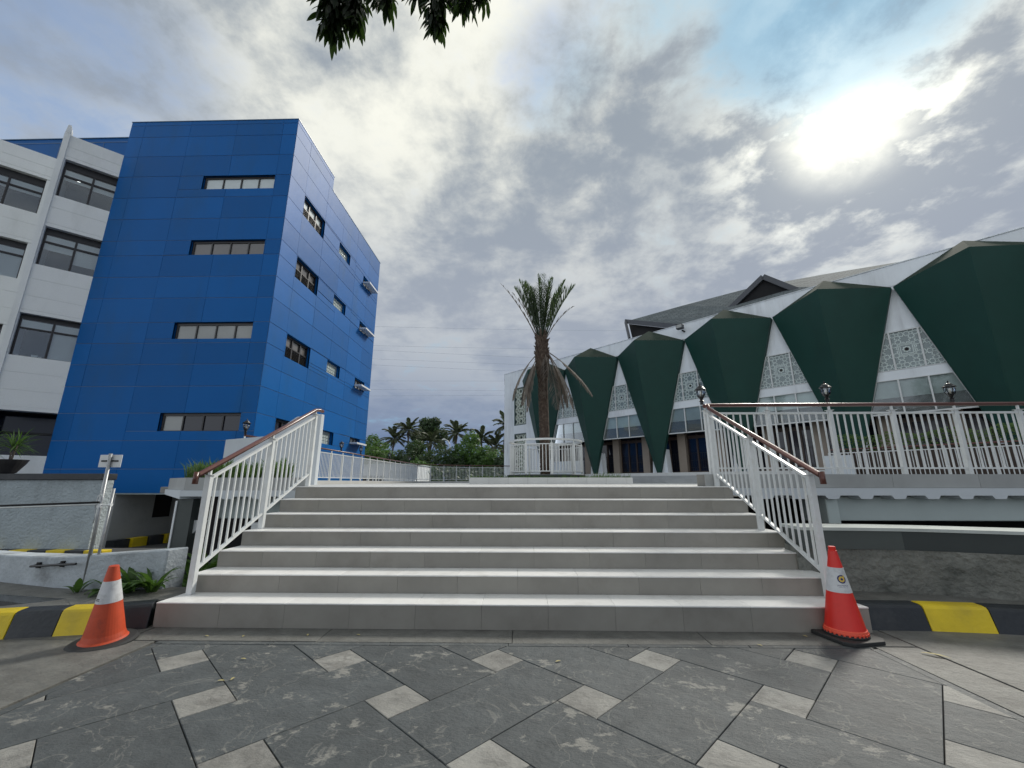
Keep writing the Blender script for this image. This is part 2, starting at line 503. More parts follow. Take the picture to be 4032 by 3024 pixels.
def shingle_mat():
    mt = mat('grey roof shingle', (0.15, 0.17, 0.175), 0.9, 0.12, 1.2, spec=0.06)
    nt = mt.node_tree
    L = nt.links.new
    b = nt.nodes['Principled BSDF']
    src = b.inputs['Base Color'].links[0].from_socket
    tcn = nt.nodes.new('ShaderNodeUVMap')
    br = nt.nodes.new('ShaderNodeTexBrick')
    br.inputs['Scale'].default_value = 1.0
    br.inputs['Brick Width'].default_value = 0.42
    br.inputs['Row Height'].default_value = 0.24
    br.inputs['Mortar Size'].default_value = 0.016
    br.inputs['Color1'].default_value = (0.82, 0.82, 0.82, 1)
    br.inputs['Color2'].default_value = (1.12, 1.12, 1.12, 1)
    br.inputs['Mortar'].default_value = (0.45, 0.45, 0.45, 1)
    L(tcn.outputs[0], br.inputs['Vector'])
    mx = nt.nodes.new('ShaderNodeMix')
    mx.data_type = 'RGBA'
    mx.blend_type = 'MULTIPLY'
    mx.inputs[0].default_value = 1.0
    L(src, mx.inputs[6])
    L(br.outputs[0], mx.inputs[7])
    L(mx.outputs[2], b.inputs['Base Color'])
    return mt


M['shingle'] = shingle_mat()

# ------------------------------------------------------------------ builders
WORLD = {}


class MB:
    def __init__(self):
        self.v, self.f = [], []

    def add(self, vs, fs):
        n = len(self.v)
        self.v += [tuple(p) for p in vs]
        self.f += [tuple(i + n for i in q) for q in fs]
        return self

    BOXF = [(0, 3, 2, 1), (4, 5, 6, 7), (0, 1, 5, 4), (1, 2, 6, 5), (2, 3, 7, 6), (3, 0, 4, 7)]

    def box(self, x0, y0, z0, x1, y1, z1):
        return self.add([(x0, y0, z0), (x1, y0, z0), (x1, y1, z0), (x0, y1, z0),
                         (x0, y0, z1), (x1, y0, z1), (x1, y1, z1), (x0, y1, z1)], self.BOXF)

    def fbox(self, F, s0, s1, o0, o1, z0, z1):
        return self.add([F(s0, o0, z0), F(s1, o0, z0), F(s1, o1, z0), F(s0, o1, z0),
                         F(s0, o0, z1), F(s1, o0, z1), F(s1, o1, z1), F(s0, o1, z1)], self.BOXF)

    def bar(self, a, b, w, h=None, up=(0, 0, 1)):
        a, b = Vector(a), Vector(b)
        h = h or w
        t = (b - a).normalized()
        u = Vector(up)
        if abs(t.dot(u)) > 0.98:
            u = Vector((0, 1, 0))
        s = t.cross(u).normalized() * (w / 2)
        u = s.cross(t).normalized() * (h / 2)
        return self.add([a - s - u, a + s - u, a + s + u, a - s + u, b - s - u, b + s - u, b + s + u, b - s + u],
                        [(0, 3, 2, 1), (4, 5, 6, 7), (0, 1, 5, 4), (1, 2, 6, 5), (2, 3, 7, 6), (3, 0, 4, 7)])

    def tube(self, pts, r, n=8, caps=True):
        pts = [Vector(p) for p in pts]
        rs = r if isinstance(r, (list, tuple)) else [r] * len(pts)
        base = len(self.v)
        prev = None
        for i, p in enumerate(pts):
            t = (pts[min(i + 1, len(pts) - 1)] - pts[max(i - 1, 0)]).normalized()
            ref = Vector((0, 0, 1)) if abs(t.z) < 0.95 else Vector((1, 0, 0))
            if prev is not None:
                s = prev - t * prev.dot(t)
                s = s.normalized() if s.length > 1e-6 else t.cross(ref).normalized()
            else:
                s = t.cross(ref).normalized()
            prev = s
            u = t.cross(s)
            for k in range(n):
                a = 2 * math.pi * k / n
                self.v.append(tuple(p + (s * math.cos(a) + u * math.sin(a)) * rs[i]))
        for i in range(len(pts) - 1):
            for k in range(n):
                k2 = (k + 1) % n
                o = base + i * n
                self.f.append((o + k, o + k2, o + n + k2, o + n + k))
        if caps:
            self.f.append(tuple(base + k for k in reversed(range(n))))
            o = base + (len(pts) - 1) * n
            self.f.append(tuple(o + k for k in range(n)))
        return self

    def lathe(self, prof, c=(0, 0, 0), n=20, a0=0.0):
        base = len(self.v)
        for r, z in prof:
            for k in range(n):
                a = a0 + 2 * math.pi * k / n
                self.v.append((c[0] + r * math.cos(a), c[1] + r * math.sin(a), c[2] + z))
        for i in range(len(prof) - 1):
            for k in range(n):
                k2 = (k + 1) % n
                o = base + i * n
                self.f.append((o + k, o + k2, o + n + k2, o + n + k))
        self.f.append(tuple(base + k for k in reversed(range(n))))
        o = base + (len(prof) - 1) * n
        self.f.append(tuple(o + k for k in range(n)))
        return self

    def prism(self, poly, vec):
        n = len(poly)
        vec = Vector(vec)
        vs = [Vector(p) for p in poly] + [Vector(p) + vec for p in poly]
        fs = [tuple(reversed(range(n))), tuple(range(n, 2 * n))]
        fs += [(i, (i + 1) % n, n + (i + 1) % n, n + i) for i in range(n)]
        return self.add(vs, fs)

    def poly(self, pts):
        return self.add(pts, [tuple(range(len(pts)))])

    def mesh(self, name, mt, origin=(0, 0, 0), smooth=False, recalc=True):
        o = Vector(origin)
        me = bpy.data.meshes.new(name)
        me.from_pydata([tuple(Vector(p) - o) for p in self.v], [], self.f)
        if recalc:
            bm = bmesh.new()
            bm.from_mesh(me)
            bmesh.ops.recalc_face_normals(bm, faces=bm.faces)
            bm.to_mesh(me)
            bm.free()
        if mt is not None:
            me.materials.append(M[mt] if isinstance(mt, str) else mt)
        if smooth:
            for p in me.polygons:
                p.use_smooth = True
        return me

    def build(self, name, mt, parent=None, smooth=False, bevel=0, kind=None, label=None, recalc=True, seg=1):
        origin = WORLD.get(parent.name, Vector()) if parent else Vector()
        me = self.mesh(name, mt, origin, smooth, recalc)
        o = bpy.data.objects.new(name, me)
        COL.objects.link(o)
        if parent:
            o.parent = parent
        WORLD[o.name] = origin
        if bevel:
            b = o.modifiers.new('bevel', 'BEVEL')
            b.width = bevel
            b.segments = seg
            b.limit_method = 'ANGLE'
        if kind:
            o['kind'] = kind
        if label:
            o['label'] = label
        return o


def tag(o, label, cat, group=None, kind=None):
    o['label'] = label
    o['category'] = cat
    if group:
        o['group'] = group
    if kind:
        o['kind'] = kind
    return o


def thing(name, loc, label, cat, group=None, kind=None):
    o = bpy.data.objects.new(name, None)
    o.empty_display_size = 0.2
    COL.objects.link(o)
    o.location = loc
    WORLD[o.name] = Vector(loc)
    return tag(o, label, cat, group, kind)


def inst(name, me, parent, loc=(0, 0, 0), rot=(0, 0, 0), scale=(1, 1, 1), world=True):
    o = bpy.data.objects.new(name, me)
    COL.objects.link(o)
    L = Vector(loc)
    if parent:
        o.parent = parent
        if world:
            L = L - WORLD[parent.name]
    o.location = L
    o.rotation_euler = rot
    o.scale = scale
    WORLD[o.name] = Vector(loc)
    return o


def copy_thing(src, loc, label=None, rotz=None, scale=None):
    c = src.copy()
    COL.objects.link(c)
    c.location = loc
    if rotz is not None:
        c.rotation_euler = (0, 0, rotz)
    if scale:
        c.scale = (scale, scale, scale)
    if label:
        c['label'] = label
    for ch in list(src.children):
        d = ch.copy()
        COL.objects.link(d)
        d.parent = c
        for g in list(ch.children):
            e = g.copy()
            COL.objects.link(e)
            e.parent = d
    return c


def clip_poly(poly, cl):
    """Sutherland-Hodgman, cl convex and counter-clockwise"""
    out = list(poly)
    for i in range(len(cl)):
        a, b = cl[i], cl[(i + 1) % len(cl)]
        inp, out = out, []
        if not inp:
            break

        def side(p):
            return (b[0] - a[0]) * (p[1] - a[1]) - (b[1] - a[1]) * (p[0] - a[0])
        for k in range(len(inp)):
            p, q = inp[k - 1], inp[k]
            sp, sq = side(p), side(q)
            if (sp >= 0) != (sq >= 0):
                t = sp / (sp - sq)
                out.append((p[0] + (q[0] - p[0]) * t, p[1] + (q[1] - p[1]) * t))
            if sq >= 0:
                out.append(q)
    return out


def clip_seg(p, q, cl):
    t0, t1 = 0.0, 1.0
    for i in range(len(cl)):
        a, b = cl[i], cl[(i + 1) % len(cl)]
        nx, ny = -(b[1] - a[1]), (b[0] - a[0])
        d0 = nx * (p[0] - a[0]) + ny * (p[1] - a[1])
        d1 = nx * (q[0] - a[0]) + ny * (q[1] - a[1])
        if d0 < 0 and d1 < 0:
            return None
        if d0 < 0 or d1 < 0:
            t = d0 / (d0 - d1)
            if d0 < 0:
                t0 = max(t0, t)
            else:
                t1 = min(t1, t)
    if t1 - t0 < 1e-4:
        return None
    return ((p[0] + (q[0] - p[0]) * t0, p[1] + (q[1] - p[1]) * t0), (p[0] + (q[0] - p[0]) * t1, p[1] + (q[1] - p[1]) * t1))

# ================================================================== the ground and the paved forecourt
g = MB().box(-1500, -600, -3.0, 1500, 2500, -2.6).build('ground', 'ground', kind='structure')
lower = MB()
lower.add([(-40, 4.7, -0.42), (-3.4, 4.7, -0.12), (-3.4, 12.0, -0.5), (-40, 12.0, -0.5)], [(0, 1, 2, 3)])
lower.add([(-40, 12.0, -0.5), (-3.4, 12.0, -0.5), (-3.4, 15, -0.95), (-40, 15, -0.95)], [(0, 1, 2, 3)])
lower.add([(-40, 15.0, -0.95), (-3.4, 15.0, -0.95), (-3.4, 40, -1.5), (-40, 40, -1.5)], [(0, 1, 2, 3)])
lower.build('ramp_road', 'asphalt', kind='structure', recalc=False)

L_ = 0.828
E1 = (L_ * math.cos(R(-43.7)), L_ * math.sin(R(-43.7)))
E2 = (-E1[1], E1[0])
U1, U2 = (E1[0] / L_, E1[1] / L_), (E2[0] / L_, E2[1] / L_)
O_ = (0.405, 2.892)
HB = 0.142
APRON = [(-3.0, -5.0), (2.72, -5.0), (2.76, 3.745), (-2.97, 3.715)]
forecourt = MB().box(-30, -40, -0.30, 30, 4.35, -0.030).build('forecourt', 'joint', kind='structure')


def tile(name, poly, mt, parent, gap=0.0034, top=0.0, jit=0.0):
    """one paver: inset outline, slightly sunk bevelled rim"""
    n = len(poly)
    cxx = sum(p[0] for p in poly) / n
    cyy = sum(p[1] for p in poly) / n
    ins = []
    for p in poly:
        dx, dy = p[0] - cxx, p[1] - cyy
        d = math.hypot(dx, dy) or 1
        ins.append((p[0] - dx / d * gap * 1.35, p[1] - dy / d * gap * 1.35))
    top += random.uniform(-jit, jit)
    ins2 = []
    for p in ins:
        dx, dy = p[0] - cxx, p[1] - cyy
        d = math.hypot(dx, dy) or 1
        ins2.append((p[0] - dx / d * 0.004, p[1] - dy / d * 0.004))
    vs = [(x, y, -0.028) for x, y in ins] + [(x, y, top - 0.003) for x, y in ins] + [(x, y, top) for x, y in ins2]
    fs = [tuple(range(2 * n, 3 * n))]
    for i in range(n):
        j = (i + 1) % n
        fs += [(i, j, n + j, n + i), (n + i, n + j, 2 * n + j, 2 * n + i)]
    return MB().add(vs, fs).build(name, mt, parent, recalc=True)


def lat(i, j, a, b):
    return (O_[0] + E1[0] * i + E2[0] * j + U1[0] * a + U2[0] * b, O_[1] + E1[1] * i + E2[1] * j + U1[1] * a + U2[1] * b)


apron = thing('paved_apron', (0, 0, 0), 'dark slate paved apron with small pale stone squares in front of the steps', 'paving', kind='structure')
for i in range(-9, 10):
    for j in range(-9, 10):
        sq = clip_poly([lat(i, j, -HB, -HB), lat(i, j, HB, -HB), lat(i, j, HB, HB), lat(i, j, -HB, HB)], APRON)
        if len(sq) > 2:
            tile('square_paver', sq, 'slatelight', apron, jit=0.0012)
        if (i + j) % 2 == 0:
            a0, a1, b0, b1 = HB, L_ - HB, -HB, L_ + HB
        else:
            a0, a1, b0, b1 = -HB, L_ + HB, HB, L_ - HB
        rc = clip_poly([lat(i, j, a0, b0), lat(i, j, a1, b0), lat(i, j, a1, b1), lat(i, j, a0, b1)], APRON)
        if len(rc) > 2:
            tile('slate_paver', rc, 'slate', apron, jit=0.0012)
for a, b in (((-3.04, 3.72), (2.80, 3.75)),):
    for k in range(6):
        t0, t1 = k / 6, (k + 1) / 6
        x0, x1 = a[0] + (b[0] - a[0]) * t0, a[0] + (b[0] - a[0]) * t1
        y0, y1 = a[1] + (b[1] - a[1]) * t0, a[1] + (b[1] - a[1]) * t1
        tile('border_strip', [(x0, y0), (x1, y1), (x1, y1 + 0.055), (x0, y0 + 0.055)], 'slate', apron, gap=0.002)
for xa, xb, sgn in ((-3.0, -2.97, -1), (2.72, 2.76, 1)):
    for k in range(5):
        y0, y1 = -5 + 8.74 * k / 5, -5 + 8.74 * (k + 1) / 5
        f0, f1 = (y0 + 5) / 8.74, (y1 + 5) / 8.74
        x0, x1 = xa + (xb - xa) * f0, xa + (xb - xa) * f1
        q = [(x0, y0), (x0 + 0.06 * sgn, y0), (x1 + 0.06 * sgn, y1), (x1, y1)]
        tile('border_strip', q if sgn > 0 else q[::-1], 'slate', apron, gap=0.002)
# plain concrete panels round the apron
conc = thing('concrete_paving', (0, 0, 0), 'washed grey concrete paving panels around the slate apron', 'paving', kind='structure')
for k in range(4):
    x0, x1 = -3.35 + 1.63 * k, -3.35 + 1.63 * (k + 1)
    tile('concrete_panel', [(x0, 3.79), (x1, 3.80), (x1, 4.34), (x0, 4.34)], 'concrete', conc, gap=0.002)
for x0, x1, y0, y1 in ((2.83, 3.16, -5, 3.785), (3.18, 6.1, 1.2, 4.34), (3.17, 6.1, -5, 1.19), (6.11, 12, -5, 4.34),
                       (-6.2, -3.07, 0.9, 3.78), (-6.2, -3.36, 3.785, 4.34), (-6.2, -3.07, -5, 0.89), (-12, -6.21, -5, 4.34), (-12, 12, -14, -5.01)):
    tile('concrete_panel', [(x0, y0), (x1, y0), (x1, y1), (x0, y1)], 'concrete', conc, gap=0.003)

# ================================================================== the steps
NZ = [0.209 + 0.1696 * k for k in range(7)]
NY = [4.10 + 0.364 * k for k in range(7)]
XL, XRT = -3.38, 3.07
steps = thing('staircase', (0, 4.1, 0), 'wide flight of seven tiled steps with pale treads and grey risers between two railings', 'staircase')
core = MB()
for k in range(7):
    zb = 0.0 if k == 0 else NZ[k - 1] - 0.012
    core.box(XL + 0.004, NY[k] + 0.012, -0.02 if k == 0 else zb, XRT - 0.004, 6.9, NZ[k] - 0.012)
core.build('step_core', 'grout', steps)
for k in range(7):
    zb = 0.0 if k == 0 else NZ[k - 1]
    off = (0.0, 0.28, 0.1, 0.36, 0.18, 0.05, 0.3)[k]
    xs = [XL]
    x = XL + 0.6 - off
    while x < XRT - 0.08:
        xs.append(x)
        x += 0.602
    xs.append(XRT)
    yb = NY[k + 1] if k < 6 else 6.9
    for a, b in zip(xs[:-1], xs[1:]):
        d = random.uniform(0, 0.0012)
        MB().box(a + 0.0009, NY[k] - d, zb + 0.001, b - 0.0009, NY[k] + 0.012, NZ[k] - 0.0125).build('riser_tile', 'riser', steps)
        MB().box(a + 0.0009, NY[k] - 0.006, NZ[k] - 0.012, b - 0.0009, yb + (0.0 if k < 6 else 0), NZ[k] - random.uniform(0, 0.0007)).build('tread_tile', 'tread', steps, bevel=0.0018)

# ================================================================== raised plaza
PZ = 1.2266
plaza = thing('plaza', (0, 6.5, 0), 'pale tiled raised plaza beyond the top of the steps', 'plaza', kind='structure')
MB().prism([(-5.3, 6.62, PZ - 0.14), (-3.38, 6.62, PZ - 0.14), (-3.38, 6.86, PZ - 0.14), (3.07, 6.86, PZ - 0.14), (3.07, 6.62, PZ - 0.14), (14, 6.62, PZ - 0.14), (40, 6.62, PZ - 0.14), (40, 40, PZ - 0.14), (-7.1, 40, PZ - 0.14), (-7.1, 8.2, PZ - 0.14), (-6.42, 7.62, PZ - 0.14)], (0, 0, 0.11)).build('plaza_slab', 'grout', plaza)
for i in range(13):
    for j in range(14):
        x0, y0 = -5.2 + 1.2 * i, 6.91 + 1.2 * j
        MB().box(x0 + 0.003, y0 + 0.003, PZ - 0.03, x0 + 1.197, y0 + 1.197, PZ - random.uniform(0, 0.001)).build('plaza_tile', 'plaza', plaza)

# kerb, scalloped edge beam and deep beam under the plaza's right edge
YB = 6.5


def scallop(x0, x1, z0, z1, zn, pitch, notch):
    """elevation of an edge beam whose soffit has trapezoid notches"""
    pts = [(x0, z1), (x1, z1), (x1, zn)]
    x = x1
    n = int((x1 - x0) / pitch)
    low = []
    for k in range(n):
        xa = x1 - k * pitch
        low += [(xa - 0.02, zn), (xa - 0.05, z0), (xa - pitch + notch + 0.04, z0), (xa - pitch + notch, zn)]
    low += [(x0, zn)]
    return pts + low


edge = thing('plaza_edge', (3, YB, 0), 'grey tiled kerb over scalloped white edge beam right of the steps', 'edge beam')
MB().box(2.78, YB + 0.014, 1.0 + 0.205, 14, YB + 0.30, 1.40).build('kerb_core', 'grout', edge)
x = 2.78
while x < 14:
    x1 = x + (0.25 if x < 2.8 else 1.27)
    MB().box(x + 0.002, YB, 1.207, x1 - 0.002, YB + 0.013, 1.404).build('fascia_tile', 'fascia', edge)
    MB().box(x + 0.002, YB + 0.0135, 1.4005, x1 - 0.002, YB + 0.30, 1.405).build('coping_tile', 'fascia', edge)
    x = x1
sc = scallop(3.08, 14.0, 1.045, 1.202, 1.095, 0.486, 0.24)
MB().prism([(a, YB - 0.02, b) for a, b in sc], (0, 0.55, 0)).build('edge_beam', 'beamwhite', edge)
MB().box(4.75, 6.72, 0.715, 14, 7.25, 1.08).build('deep_beam', 'beamgrey', edge, bevel=0.01)
MB().box(4.60, 6.60, 0.68, 4.78, 7.25, 1.085).build('beam_bracket', 'beamgrey', edge, bevel=0.01)
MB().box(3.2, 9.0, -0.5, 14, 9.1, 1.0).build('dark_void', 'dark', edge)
MB().box(3.08, 6.3, -0.3, 3.12, 6.9, 1.04).build('side_plate', 'beamgrey', edge)

# left side: slab edge with planter
pl = thing('planter_box', (-4.5, 6.6, 1.2), 'grey tiled cantilevered planter box full of grass left of the steps', 'planter')
FP = [(-3.40, 6.60), (-5.33, 6.60), (-6.46, 7.62)]
for (a, b) in zip(FP[:-1], FP[1:]):
    L2 = math.hypot(b[0] - a[0], b[1] - a[1])
    n = max(1, round(L2 / 0.95))
    tx, ty = (b[0] - a[0]) / L2, (b[1] - a[1]) / L2
    nx, ny = -ty, tx
    for k in range(n):
        p = (a[0] + tx * L2 * k / n, a[1] + ty * L2 * k / n)
        q = (a[0] + tx * (L2 * (k + 1) / n - 0.004), a[1] + ty * (L2 * (k + 1) / n - 0.004))
        MB().prism([(p[0], p[1], 1.165), (q[0], q[1], 1.165), (q[0] - nx * 0.05, q[1] - ny * 0.05, 1.165), (p[0] - nx * 0.05, p[1] - ny * 0.05, 1.165)], (0, 0, 0.193)).build('fascia_tile', 'fascia', pl)
MB().prism([(-3.42, 6.66, 1.18), (-5.31, 6.66, 1.18), (-6.40, 7.64, 1.18), (-6.40, 7.9, 1.18), (-4.1, 7.9, 1.18), (-3.75, 6.9, 1.18)], (0, 0, 0.14)).build('soil', 'soil', pl)
sc = scallop(-5.36, -3.5, 1.03, 1.162, 1.07, 0.486, 0.24)
MB().prism([(a, 6.575, b) for a, b in sc], (0, 0.35, 0)).build('edge_beam', 'beamwhite', pl)
MB().prism([(-5.362, 6.575, 1.03), (-6.49, 7.60, 1.075), (-6.49, 7.60, 1.162), (-5.362, 6.575, 1.162)], (0.2, 0.3, 0)).build('end_beam', 'beamwhite', pl)
MB().box(-5.1, 7.1, 0.70, -3.42, 7.4, 1.06).build('deep_beam', 'beamgrey', pl, bevel=0.01)
gr = MB()
for k in range(1500):
    t = random.random()
    x = -6.0 + 2.15 * t
    y = 6.72 + random.random() * min(0.9, max(0.05, (-3.7 - x) * 1.6)) + max(0, (-5.3 - x) * 0.9)
    h = random.uniform(0.12, 0.36) * (1.25 if random.random() < 0.15 else 1)
    a = random.uniform(0, 6.28)
    ln = random.uniform(0.03, 0.24)
    dx, dy = math.cos(a) * ln, math.sin(a) * ln
    px, py = -math.sin(a) * 0.009, math.cos(a) * 0.009
    z = 1.31
    gr.add([(x - px, y - py, z), (x + px, y + py, z), (x + dx * .4 + px, y + dy * .4 + py, z + h * .7), (x + dx * .4 - px, y + dy * .4 - py, z + h * .7), (x + dx, y + dy, z + h * 0.96)],
           [(0, 1, 2, 3), (3, 2, 4)])
gr.build('grass', 'grass', pl, kind='stuff', recalc=False)

col_l = thing('support_column', (-5.3, 6.8, -0.4), 'grey painted column under the planter slab left of the steps', 'column')
MB().box(-5.44, 6.66, -0.7, -5.20, 7.1, 1.03).build('shaft', 'band2', col_l)
MB().box(-5.47, 6.645, -0.7, -5.441, 6.69, 1.0).build('edge_trim', 'wpaint', col_l)
MB().prism([(-5.20, 6.75, 0.70), (-4.99, 6.75, 0.70), (-5.20, 6.75, 0.50)], (0, 0.05, 0)).build('bracket', 'wpaint', col_l)
col_m = thing('short_post', (-4.24, 6.8, 0), 'short white post in the dark space beneath the planter beside the steps', 'post')
MB().box(-4.29, 6.78, -0.4, -4.19, 6.88, 0.62).build('shaft', 'wpaint', col_m)
MB().box(-4.31, 6.77, 0.62, -4.17, 6.90, 0.66).build('cap', 'wpaint', col_m)
bk = MB().box(-7.5, 9.4, -1.0, -3.4, 9.5, 1.1)  # near-black sheet put here to darken the space under the planter
tag(bk.build('shade_sheet', 'dark'), 'black sheet standing in for the shade deep beneath the planter slab', 'wall')

# ================================================================== railings
BAR = MB().box(-0.009, -0.009, 0, 0.009, 0.009, 1.0).mesh('baluster', 'rail')


def sq_post(x, y, z0, z1, s, parent, cap=True, stem=None):
    MB().box(x - s, y - s, z0, x + s, y + s, z1).build('post', 'rail', parent, bevel=0.003)
    if cap:
        MB().box(x - s - 0.017, y - s - 0.017, z1, x + s + 0.017, y + s + 0.017, z1 + 0.006).build('post_cap', 'rail', parent)
    if stem:
        MB().box(x - 0.013, y - 0.013, z1 + 0.006, x + 0.013, y + 0.013, stem).build('stem', 'rail', parent)


def stair_rail(x, side, label):
    t = thing('stair_railing', (x, 4.36, 0.2), label, 'railing', 'railings up the two sides of the steps')
    SL = 0.473

    def top(y):
        return 1.325 + SL * (y - 4.36)

    def bot(y):
        return 0.42 + 0.478 * (y - 4.36)
    P = [4.38, 5.40, 6.45]
    for y in P:
        k = max(i for i in range(7) if NY[i] <= y - 0.03)
        sq_post(x, y, NZ[k], top(y) + 0.025, 0.029, t, stem=top(y) + 0.085)
    for y0, y1 in zip(P[:-1], P[1:]):
        a, b = y0 + 0.029, y1 - 0.029
        MB().bar((x, a, top(a) - 0.012), (x, b, top(b) - 0.012), 0.036, 0.026).build('top_rail', 'rail', t)
        MB().bar((x, a, bot(a)), (x, b, bot(b)), 0.036, 0.026).build('bottom_rail', 'rail', t)
        n = 9
        for i in range(n):
            y = y0 + (y1 - y0) * (i + 1) / (n + 1)
            z0, z1 = bot(y) - 0.012, top(y) - 0.022
            inst('baluster', BAR, t, (x, y, z0), scale=(1, 1, z1 - z0))
    hz = 0.098
    pts = [(x, 4.195, 1.27), (x, 4.200, 1.385), (x, 4.215, top(4.215) + hz), (x, 6.44, top(6.44) + hz)]
    if side < 0:
        pts += [(x + 0.03, 6.52, top(6.47) + hz), (x + 0.04, 6.60, top(6.47) + hz - 0.01)]
    else:
        pts += [(x, 6.46, 2.46), (x - 0.03, 6.50, 2.455)]
    MB().tube(pts, 0.027, 10).build('handrail', 'wood', t, smooth=True)
    return t


stair_rail(-3.29, -1, 'white stair railing with brown handrail on the side of the blue building')
stair_rail(2.93, 1, 'white stair railing with brown handrail behind the clean red cone')

bal = thing('balustrade', (2.95, YB + 0.12, 1.4), 'long level white balustrade with brown handrail on the kerb right of the steps', 'railing')
yb = YB + 0.12
PX = [2.95 + 0.978 * k for k in range(12)]
for x in PX:
    sq_post(x, yb, 1.405, 2.40, 0.030, bal, stem=2.478)
for a, b in zip(PX[:-1], PX[1:]):
    MB().box(a + 0.034, yb - 0.018, 2.345, b - 0.034, yb + 0.018, 2.375).build('top_rail', 'rail', bal)
    MB().box(a + 0.034, yb - 0.016, 1.487, b - 0.034, yb + 0.016, 1.510).build('bottom_rail', 'rail', bal)
    for i in range(8):
        x = a + (b - a) * (i + 1) / 9
        inst('baluster', BAR, bal, (x, yb, 1.508), scale=(1.05, 1.05, 0.84))
MB().tube([(2.90, yb - 0.10, 2.462), (2.93, yb - 0.03, 2.475), (3.0, yb, 2.492), (14, yb, 2.505)], 0.030, 10).build('handrail', 'wood', bal, smooth=True)


# lanterns
def lantern(loc, label, s=1.0):
    t = thing('post_lantern', loc, label, 'lantern', 'black lanterns on the railing posts')
    x, y, z = loc
    MB().lathe([(0.026 * s, 0), (0.026 * s, 0.05 * s), (0.040 * s, 0.055 * s), (0.026 * s, 0.068 * s), (0.020 * s, 0.075 * s), (0.032 * s, 0.105 * s), (0.048 * s, 0.118 * s), (0.046 * s, 0.128 * s)], loc, 10).build('neck', 'iron', t, smooth=False)
    MB().lathe([(0.042 * s, 0.129 * s), (0.060 * s, 0.165 * s), (0.064 * s, 0.215 * s), (0.058 * s, 0.243 * s)], loc, 12).build('glass', 'lampglass', t)
    MB().lathe([(0.010 * s, 0.13 * s), (0.012 * s, 0.17 * s), (0.017 * s, 0.19 * s), (0.012 * s, 0.215 * s), (0.003 * s, 0.225 * s)], loc, 8).build('bulb', 'bulb', t)
    for k in range(6):
        a = k * math.pi / 3 + 0.3
        c, q = math.cos(a), math.sin(a)
        MB().tube([(x + c * r * s, y + q * r * s, z + h * s) for r, h in ((0.044, 0.125), (0.063, 0.165), (0.067, 0.215), (0.060, 0.246))], 0.0045 * s, 5).build('rib', 'iron', t)
    MB().lathe([(0.086 * s, 0.240 * s), (0.088 * s, 0.249 * s), (0.064 * s, 0.266 * s), (0.060 * s, 0.276 * s), (0.045 * s, 0.289 * s), (0.040 * s, 0.299 * s), (0.014 * s, 0.310 * s), (0.010 * s, 0.322 * s), (0.013 * s, 0.333 * s), (0.002 * s, 0.352 * s)], loc, 14).build('cap', 'iron', t)
    return t


lantern((2.90, yb - 0.02, 2.50), 'black lantern at the corner where the right stair handrail meets the level balustrade')
lantern((PX[2], yb, 2.53), 'black lantern on the balustrade midway between two others')
lantern((PX[4], yb, 2.53), 'black lantern on the balustrade nearest the largest green shell')

# ================================================================== right: low retaining wall, walkway, kerb
WALLP = [(2.95, 4.80), (3.44, 4.72), (3.95, 4.635), (4.32, 4.52), (4.75, 4.36), (6.2, 3.85), (9, 2.9)]
rw = thing('retaining_wall', (3.4, 4.75, 0.2), 'rough stained stucco wall with dark painted band and pale ledge right of the steps', 'wall')


def strip(poly, z0, z1, o0, o1):
    """wall along a polyline between two offsets"""
    mb = MB()
    n = len(poly)
    nor = []
    for i in range(n):
        a, b = poly[max(i - 1, 0)], poly[min(i + 1, n - 1)]
        d = Vector((b[0] - a[0], b[1] - a[1], 0)).normalized()
        nor.append(Vector((-d.y, d.x, 0)))
    vs = []
    for i, p in enumerate(poly):
        q = Vector((p[0], p[1], 0))
        a, b = q + nor[i] * o0, q + nor[i] * o1
        vs += [(a.x, a.y, z0), (b.x, b.y, z0), (b.x, b.y, z1), (a.x, a.y, z1)]
    fs = []
    for i in range(n - 1):
        o = i * 4
        for k in range(4):
            k2 = (k + 1) % 4
            fs.append((o + k, o + k2, o + 4 + k2, o + 4 + k))
    fs += [(0, 3, 2, 1), (4 * n - 4, 4 * n - 3, 4 * n - 2, 4 * n - 1)]
    return mb.add(vs, fs)


strip(WALLP, 0.05, 0.606, 0.0, 0.30).build('stucco_face', 'stucco', rw)
strip([(2.97, 4.75), (3.44, 4.72), (3.95, 4.66)], 0.607, 0.79, -0.03, 0.3).build('painted_band', 'band2', rw)
strip([(3.951, 4.66), (4.32, 4.56), (4.75, 4.41), (6.2, 3.92), (9, 2.95)], 0.608, 0.79, -0.03, 0.3).build('painted_band', 'band', rw, label='darker green grey painted band')
strip([(2.97, 4.75), (3.44, 4.72), (3.95, 4.66), (4.32, 4.56), (4.75, 4.41), (6.2, 3.92), (9, 2.95)], 0.791, 0.822, -0.045, 0.38).build('ledge', 'ledge', rw)

KR = [(3.10, 4.17), (3.64, 4.155), (4.16, 4.10), (4.66, 4.02), (5.16, 3.90), (5.66, 3.75), (6.16, 3.57), (7.2, 3.2)]
KLf = [(-3.40, 4.06), (-3.74, 3.91), (-4.04, 3.845), (-4.38, 3.775), (-4.74, 3.68), (-5.10, 3.57), (-5.46, 3.45), (-5.82, 3.32), (-6.2, 3.17), (-6.6, 3.0)]


